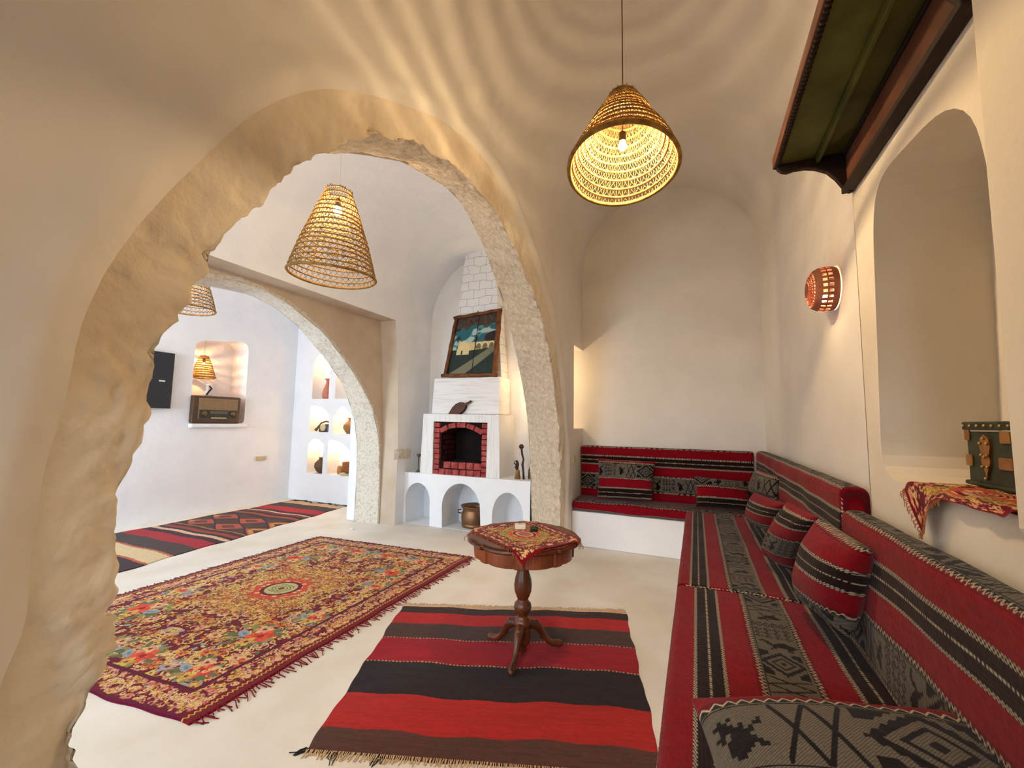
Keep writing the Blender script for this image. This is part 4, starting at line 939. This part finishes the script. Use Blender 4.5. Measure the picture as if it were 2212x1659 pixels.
# perforated clay wall lamp, built as a shell of revolution with real holes
def sconce(loc, ax, label, power_strength):
    t = empty('wall_lamp', loc); tag(t, label, 'wall lamp', 'perforated clay wall lamps')
    n = 96; prof = [(.138, 0, 0), (.146, .02, 0), (.147, .034, 1), (.147, .056, 0), (.146, .064, 1), (.143, .086, 0), (.128, .112, 0), (.118, .118, 2), (.104, .126, 0), (.099, .128, 2), (.086, .133, 0), (.081, .134, 2), (.069, .138, 0), (.064, .139, 2), (.052, .142, 0), (.030, .145, 0), (.001, .147, 0)]
    V = []; F = []; prof = [(r*.74, h*.80, q) for r, h, q in prof]
    for r, h, _ in prof:
        for k in range(n):
            a = 2*PI*k/n; y, z = r*math.cos(a), r*math.sin(a)
            V.append((loc[0]-h, loc[1]+y, loc[2]+z) if ax == 'X' else (loc[0]+y, loc[1]-h, loc[2]+z))
    for i in range(len(prof)-1):
        ty = prof[i][2]
        for k in range(n):
            if ty == 1 and (k % 4) < 2: continue
            if ty == 2 and (k+(i % 2)) % 3 < 2: continue
            F.append((i*n+k, i*n+(k+1) % n, (i+1)*n+(k+1) % n, (i+1)*n+k))
    me = bpy.data.meshes.new('clay_shell'); me.from_pydata(V, [], F); me.validate()
    o_ = link('clay_shell', me, mat('terracotta', (142, 86, 66), .8, (164, 104, 82), 12, bump=.001, bscale=80), t, smooth=False)
    sm = o_.modifiers.new('solid', 'SOLIDIFY'); sm.thickness = .006
    c = (loc[0]-.045, loc[1], loc[2]-.045) if ax == 'X' else (loc[0], loc[1]-.055, loc[2]+.0)
    MB().sphere(c, .022, 12, 8).build('bulb', bulb_mat(power_strength/(PI*4*PI*.022**2), 'bulb_s'), t, smooth=True)
    MB().lathe([(.07, 0), (.07, -.008)], (loc[0]-.001, loc[1], loc[2]) if ax == 'X' else (loc[0], loc[1]-.001, loc[2]), 24, 'X' if ax == 'X' else 'Y').build('back_plate', dark, t)
    return t
sconce((XR-.005, 2.62, 2.07), 'X', 'glowing perforated clay lamp on the right wall beside the niche', 7)
# warm lamp on the back wall of the middle room, hidden behind the arch pier
t = empty('shelf_lamp', (-1.93, 5.18, 1.85)); tag(t, 'small open clay lamp on the wall right of the chimney', 'wall lamp')
LX, LY, LZ = -1.87, 4.93, 1.86
MB().lathe([(.02, 0), (.028, .02), (.05, .08), (.055, .10), (.05, .10), (.03, .04), (.01, .03)], (LX, LY, LZ-.21), 18).build('bowl', mat('terracotta2', (150, 92, 66), .8), t, smooth=True)
MB().tube([(LX, 5.19, LZ-.17), (LX, 5.12, LZ-.19), (LX, LY, LZ-.19)], .008, 6).build('arm', dark, t)
MB().sphere((LX, LY, LZ), .028, 12, 8).build('bulb', bulb_mat(24/(PI*4*PI*.028**2), 'bulb_alcove'), t, smooth=True)
MB().tube([(LX, LY, LZ-.19), (LX, LY, LZ-.03)], .009, 8).build('socket', dark, t)
b = MB()
for k in range(9):      # unseen wires added to break up the bulb's light toward the chimney
    a = math.radians(110+k*18); b.tube([(LX+.07*math.cos(a), LY+.07*math.sin(a), LZ-.14), (LX+.08*math.cos(a), LY+.08*math.sin(a), LZ-.04), (LX+.05*math.cos(a), LY+.05*math.sin(a), LZ+.07)], .004, 5)
for z_, r_ in ((-.14, .07), (-.03, .08), (.05, .06)): b.tube([(LX+r_*math.cos(q), LY+r_*math.sin(q), LZ+z_) for q in np.linspace(0, 2*PI, 24, endpoint=False)], .004, 5, closed=True)
b.build('light_break_wires', dark, t, fix=False)
b = MB()
for k in range(7):      # unseen clay slats added to cut the bulb's light on the chimney
    a0, a1 = math.radians(128+k*15), math.radians(128+k*15+8.5); b.prism([(.085*math.cos(a0), .085*math.sin(a0)), (.085*math.cos(a1), .085*math.sin(a1)), (.092*math.cos(a1), .092*math.sin(a1)), (.092*math.cos(a0), .092*math.sin(a0))], lambda x, y: (LX+x, LY+y, LZ-.12), lambda x, y: (LX+x, LY+y, LZ+.12))
b.build('light_cut_slats', mat('terracotta2', (150, 92, 66), .8), t, fix=False)

# ------------------------------------------------------------------ wooden shelf high on the right wall
sh = empty('painted_shelf', (XRP, 1.72, 2.4)); tag(sh, 'green painted old wooden shelf with carved side brackets high on the right wall', 'shelf')
grn = mat('green_paint', (62, 66, 22), .7, (92, 92, 34), 5, bump=.001, bscale=30)
brn = mat('brown_plank', (84, 48, 32), .75, (104, 62, 42), 6, bump=.001, bscale=30)
blk = mat('black_brown', (30, 18, 14), .7, (44, 26, 20), 10)
Y0, Y1 = 1.295, 2.225
MB().box(.375, XRP-.002, Y0, Y1, 2.565, 2.60).build('shelf_board', grn, sh, bevel=.004)
b = MB(); n = 46
for k in range(n):
    y = Y0+(Y1-Y0)*(k+.5)/n; b.sphere((.374, y, 2.566), .0125, 8, 6)
b.build('bead_edge', blk, sh, smooth=True)
MB().box(.358, .374, Y0, Y1, 2.56, 2.612).build('front_rail', brn, sh, bevel=.003)
MB().box(XRP-.03, XRP-.002, Y0, Y1, 2.395, 2.566).build('back_board', brn, sh, bevel=.003)
MB().box(XRP-.045, XRP-.002, Y0, Y1, 2.385, 2.410).box(XRP-.04, XRP-.002, Y0, Y1, 2.545, 2.566).build('moulding', blk, sh, bevel=.004)
MB().box(.52, .535, Y0+.03, Y1-.03, 2.535, 2.566).build('batten', grn, sh, bevel=.003)
br = [(XRP-.002, 2.566), (XRP-.002, 2.385), (.638, 2.378), (.622, 2.392), (.612, 2.41), (.59, 2.45), (.56, 2.488), (.52, 2.512), (.48, 2.524), (.44, 2.526), (.41, 2.52), (.388, 2.528), (.372, 2.545), (.37, 2.566)]
for y in (Y0+.015, Y1-.02):
    MB().prism(br, lambda a, b_, y=y: (a, y-.012, b_), lambda a, b_, y=y: (a, y+.012, b_)).build('bracket', blk, sh, bevel=.003)
# ------------------------------------------------------------------ chest and cloth in the niche
ct = empty('studded_chest', (.82, 1.66, 1.172)); tag(ct, 'small dark green chest with brass fittings standing in the arched niche', 'chest')
chg = mat('green_leather', (44, 50, 38), .6, (60, 64, 48), 14, bump=.002, bscale=40)
brs = mat('worn_brass', (176, 124, 66), .4, (150, 100, 52), 20, metal=.6)
cx0, cx1, cy0, cy1 = .80, .94, 1.42, 1.845
MB().box(cx0, cx1, cy0, cy1, 1.182, 1.345).box(cx0-.01, cx1, cy0-.004, cy1+.006, 1.178, 1.192).build('chest_body', chg, ct, bevel=.006)
MB().box(cx0-.008, cx1, cy0-.005, cy1+.006, 1.350, 1.376).build('lid', chg, ct, bevel=.005)
esc = [(0, .062), (.020, .05), (.026, .025), (.018, 0), (.022, -.02), (.012, -.04), (.004, -.055), (0, -.075), (-.004, -.055), (-.012, -.04), (-.022, -.02), (-.018, 0), (-.026, .025), (-.020, .05)]
MB().prism([(1.742+a, 1.275+b_) for a, b_ in esc], lambda a, b_: (cx0-.006, a, b_), lambda a, b_: (cx0+.001, a, b_)).build('lock_plate', brs, ct)
for y, z, w_ in ((1.835, 1.255, .022), (1.655, 1.255, .03), (1.835, 1.335, .016), (1.65, 1.33, .022), (1.50, 1.255, .03)):
    MB().box(cx0-.006, cx0+.001, y-w_, min(y+w_, cy1), z-.018, z+.018).build('brass_mount', brs, ct, bevel=.004)
b = MB()
brass_ = mat('brass', (196, 170, 110), .35, metal=.9)
for y in np.arange(cy0+.02, cy1, .036): MB().sphere((cx0-.009, y, 1.363), .0048, 8, 6).build('stud', brass_, ct, smooth=True)
for a, b_ in ((0, .05), (.017, .035), (-.017, .035), (.014, 0), (-.014, 0), (0, -.005), (.012, -.035), (-.012, -.035), (0, -.07)): MB().sphere((cx0-.008, 1.742+a, 1.275+b_), .0048, 8, 6).build('stud', brass_, ct, smooth=True)
sc_ = floral(.5, .42, seed=21, res=.004, small=True)
nu, nv = sc_.shape[:2]; u, v = np.meshgrid(np.linspace(0, 1, nu), np.linspace(0, 1, nv), indexing='ij')
# u along the sill (Y from 1.80 to 1.31), v from inside to the edge; the far corner hangs over the sill
Yc = 1.82-.50*u; hang = np.clip(1-(u)/.46, 0, 1)
depth = .98-.32*v; zz = np.full(u.shape, 1.176)
fold = np.clip(v-.55, 0, 1)/.45
fr_ = .15*fold*hang*2.1
X_ = .93-(.285)*np.clip(v/.72, 0, 1); over = np.clip((v-.72)/.28, 0, 1)
zz = 1.176-over*(.020+.125*np.exp(-((u-.20)/.12)**2))+.004*np.sin(u*30)*(1-over)
X_ = X_-over*.012-.004*np.sin(u*26)*over-.006
P = np.stack([X_, Yc-.04*over*(u < .3)*0, zz], -1)
cg = empty('niche_cloth', (.8, 1.6, 1.17)); tag(cg, 'crimson and gold fringed cloth under the chest, one corner hanging from the niche', 'cloth')
grid_mesh('cloth', P, rugm, sc_, cg)
fringe3('fringe', yarn3, [tuple(q) for q in P[:int(nu*.45), -1]], 70, .016, .0012, cg, 8, (1.2, 1.7, 1.3))
fringe3('fringe', yarn3, [tuple(q) for q in P[0, int(nv*.5):]], 22, .014, .0012, cg, 9, (.8, 1.5, 1.3))

# ------------------------------------------------------------------ far room contents
tv = empty('television', (-6.38, 2.7, 1.82)); tag(tv, 'flat black television on the far left wall, partly behind the arch', 'television')
MB().box(-6.36, -6.325, 2.05, 3.29, 1.455, 2.185).build('screen', mat('screen_glass', (34, 36, 42), .25, spec=.5), tv, bevel=.006)
MB().box(-6.398, -6.36, 2.45, 2.9, 1.65, 1.95).build('mount', dark, tv)
MB().box(-6.3245, -6.3235, 3.13, 3.20, 1.80, 1.818).build('sticker', white_pl, tv)
sl_ = MB().box(-6.62, -6.335, 3.56, 4.36, 1.205, 1.262).build('niche_sill', plaster_w, bevel=.015); tag(sl_, 'rounded white stone sill under the old radio', 'sill')
rd = empty('radio', (-6.45, 3.89, 1.263)); tag(rd, 'old wooden valve radio standing in the lit niche of the far wall', 'radio')
MB().box(-6.56, -6.33, 3.56, 4.225, 1.264, 1.655).build('cabinet', mat('radio_veneer', (66, 42, 24), .4, (88, 58, 34), 12, spec=.5), rd, bevel=.02)
MB().box(-6.332, -6.322, 3.63, 4.175, 1.325, 1.62).build('fascia', mat('radio_grille', (150, 124, 92), .8, (134, 108, 78), 60, bump=.001, bscale=200), rd, bevel=.003)
MB().box(-6.324, -6.316, 3.64, 4.165, 1.33, 1.455).build('dial_panel', mat('dial', (52, 48, 42), .4, (70, 64, 52), 30), rd, bevel=.002)
MB().box(-6.317, -6.313, 3.78, 4.03, 1.40, 1.44).build('dial_glass', mat('dialg', (96, 92, 70), .3), rd)
for k in range(7): MB().box(-6.318, -6.306, 3.80+k*.030, 3.824+k*.030, 1.335, 1.349).build('push_button', cream_pl, rd)
for y in (3.705, 4.10): MB().lathe([(.034, 0), (.034, .012), (.026, .02), (.010, .022)], (-6.318, y, 1.405), 18, 'X').build('knob', brz, rd, smooth=True)
ff = empty('glazed_figurine', (-6.44, 3.80, 1.655)); tag(ff, 'small white and dark figurine standing on top of the radio', 'figurine')
MB().lathe([(.045, 0), (.05, .02), (.03, .07), (.02, .09), (.03, .12), (.022, .14), (.03, .15), (.028, .165), (.01, .17)], (-6.44, 3.80, 1.656), 18).build('figure_body', white_pl, ff, smooth=True)
MB().tube([(-6.40, 3.76, 1.67), (-6.395, 3.79, 1.72), (-6.405, 3.83, 1.76), (-6.41, 3.80, 1.80)], .012, 8).build('dark_sash', mat('aubergine', (62, 30, 40), .5), ff, smooth=True)
sk = MB().box(-6.398, -6.382, 4.56, 4.74, .68, .745).box(-6.383, -6.378, 4.575, 4.63, .69, .735).lathe([(.022, 0), (.022, .006), (.012, .007)], (-6.383, 4.68, .712), 16, 'X').build('wall_socket', cream_pl, bevel=.003); tag(sk, 'ivory double wall socket low on the far left wall', 'socket')
clay = mat('pink_clay', (196, 122, 96), .85, (206, 136, 110), 12); clay2 = mat('brown_clay', (156, 112, 70), .8, (176, 132, 88), 12); drk = mat('dark_clay', (78, 60, 46), .7, (110, 84, 60), 10)
NY = YB+.13
tag(MB().lathe([(.07, 0), (.085, .03), (.088, .10), (.07, .17), (.045, .24), (.035, .28), (.034, .31), (.052, .33), (.053, .35), (.03, .35)], (-5.73, NY-.03, 1.691), 28).build('clay_bottle', clay, smooth=True), 'pink clay bottle in the top left niche of the far room', 'bottle')
ph = empty('telephone', (-5.68, NY, 1.136)); tag(ph, 'old black rotary telephone in the niche below the pink bottle', 'telephone')
MB().prism([(-5.87, 1.137), (-5.64, 1.137), (-5.65, 1.20), (-5.68, 1.27), (-5.84, 1.27), (-5.865, 1.18)], lambda a, b_: (a, NY-.06, b_), lambda a, b_: (a, NY+.08, b_)).build('phone_body', mat('bakelite', (58, 54, 48), .35, spec=.5), ph, bevel=.012)
MB().tube([(-5.95, NY-.04, 1.16), (-5.92, NY-.03, 1.20), (-5.87, NY, 1.285), (-5.77, NY, 1.315), (-5.67, NY, 1.305), (-5.63, NY, 1.28)], [.028, .018, .014, .014, .014, .026], 10).build('handset', mat('bakelite', (58, 54, 48), .35), ph, smooth=True)
MB().lathe([(.062, 0), (.062, -.012), (.03, -.014), (.012, -.016)], (-5.76, NY-.058, 1.215), 24, 'Y').build('dial', cream_pl, ph, smooth=True)
tag(MB().lathe([(.045, 0), (.07, .03), (.105, .09), (.10, .14), (.06, .19), (.03, .215), (.028, .24), (.045, .262), (.02, .262)], (-5.21, NY-.02, 1.121), 28).build('round_vase', clay2, smooth=True), 'round tan clay vase in the pointed niche of the far room', 'vase')
tag(MB().lathe([(.05, 0), (.055, .02), (.02, .03), (.018, .06), (.035, .10), (.01, .12)], (-5.22, NY-.02, 1.691), 16).build('green_ornament', mat('olive_glaze', (64, 72, 44), .5), smooth=True), 'small dark green ornament in the top right niche of the far room', 'ornament')
jg = empty('clay_jug', (-5.77, NY, .452)); tag(jg, 'squat brown clay jug in the bottom left niche of the far room', 'jug')
MB().lathe([(.06, 0), (.10, .03), (.135, .10), (.13, .16), (.08, .22), (.06, .235), (.075, .26), (.05, .26)], (-5.78, NY, .452), 28).build('jug_body', drk, jg, smooth=True)
MB().tube([(-5.72, NY-.06, .69), (-5.68, NY-.07, .74), (-5.70, NY-.06, .80), (-5.72, NY-.05, .77)], .018, 8).build('spout', brs, jg, smooth=True)
tag(MB().box(-5.735, -5.67, NY+.02, NY+.10, .71, .95).box(-5.72, -5.66, NY+.03, NY+.09, .46, .72).build('dark_box_lantern', blk, bevel=.004), 'tall narrow dark box standing behind the clay jug', 'box')
wb = tag(MB().lathe([(.07, 0), (.09, .01), (.10, .05), (.12, .12), (.125, .17), (.115, .17), (.09, .05), (.05, .03)], (-5.18, NY-.0, .49), 30).build('woven_basket', mat('basket', (170, 108, 62), .85, (120, 66, 36), 55, bump=.003, bscale=70), smooth=True), 'small woven reddish basket in the bottom right niche of the far room', 'basket')
tag(MB().lathe([(.15, 0), (.16, .008), (.15, .012)], (-5.18, NY, .474), 28).lathe([(.04, 0), (.15, .0), (.04, .018)], (-5.18, NY, .457), 20).build('plate', cream_pl, smooth=True), 'pale plate under the woven basket', 'plate')
tag(MB().lathe([(.03, 0), (.032, .02), (.024, .05), (.014, .12), (.012, .24), (.016, .26), (.008, .27)], (-5.17, NY+.01, .535), 16).build('tall_bottle', mat('dark_copper', (110, 62, 40), .4), smooth=True), 'slender dark bottle standing in the woven basket', 'bottle')
tag(MB().lathe([(.05, 0), (.058, .02), (.055, .11), (.045, .13), (.03, .13)], (-5.41, NY+.03, .458), 20).tube([(-5.36, NY+.03, .54), (-5.33, NY+.03, .58), (-5.32, NY+.03, .53), (-5.36, NY+.03, .49)], .006, 6).build('clay_cup', clay2, smooth=True), 'small tan clay mug left of the woven basket', 'mug')
# switches and bits
tag(MB().box(XL-.002, XL+.012, 4.76, 4.83, .90, .98).box(XL+.012, XL+.016, 4.775, 4.815, .915, .965).build('light_switch', cream_pl, bevel=.002), 'small cream light switch on the wall left of the back bench', 'switch')
tag(MB().sphere((-3.93, 4.13, .008), .035, 9, 6, (1, .8, .22)).build('plaster_chip', plaster_w), 'white chip of plaster lying on the floor by the second arch', 'chip')
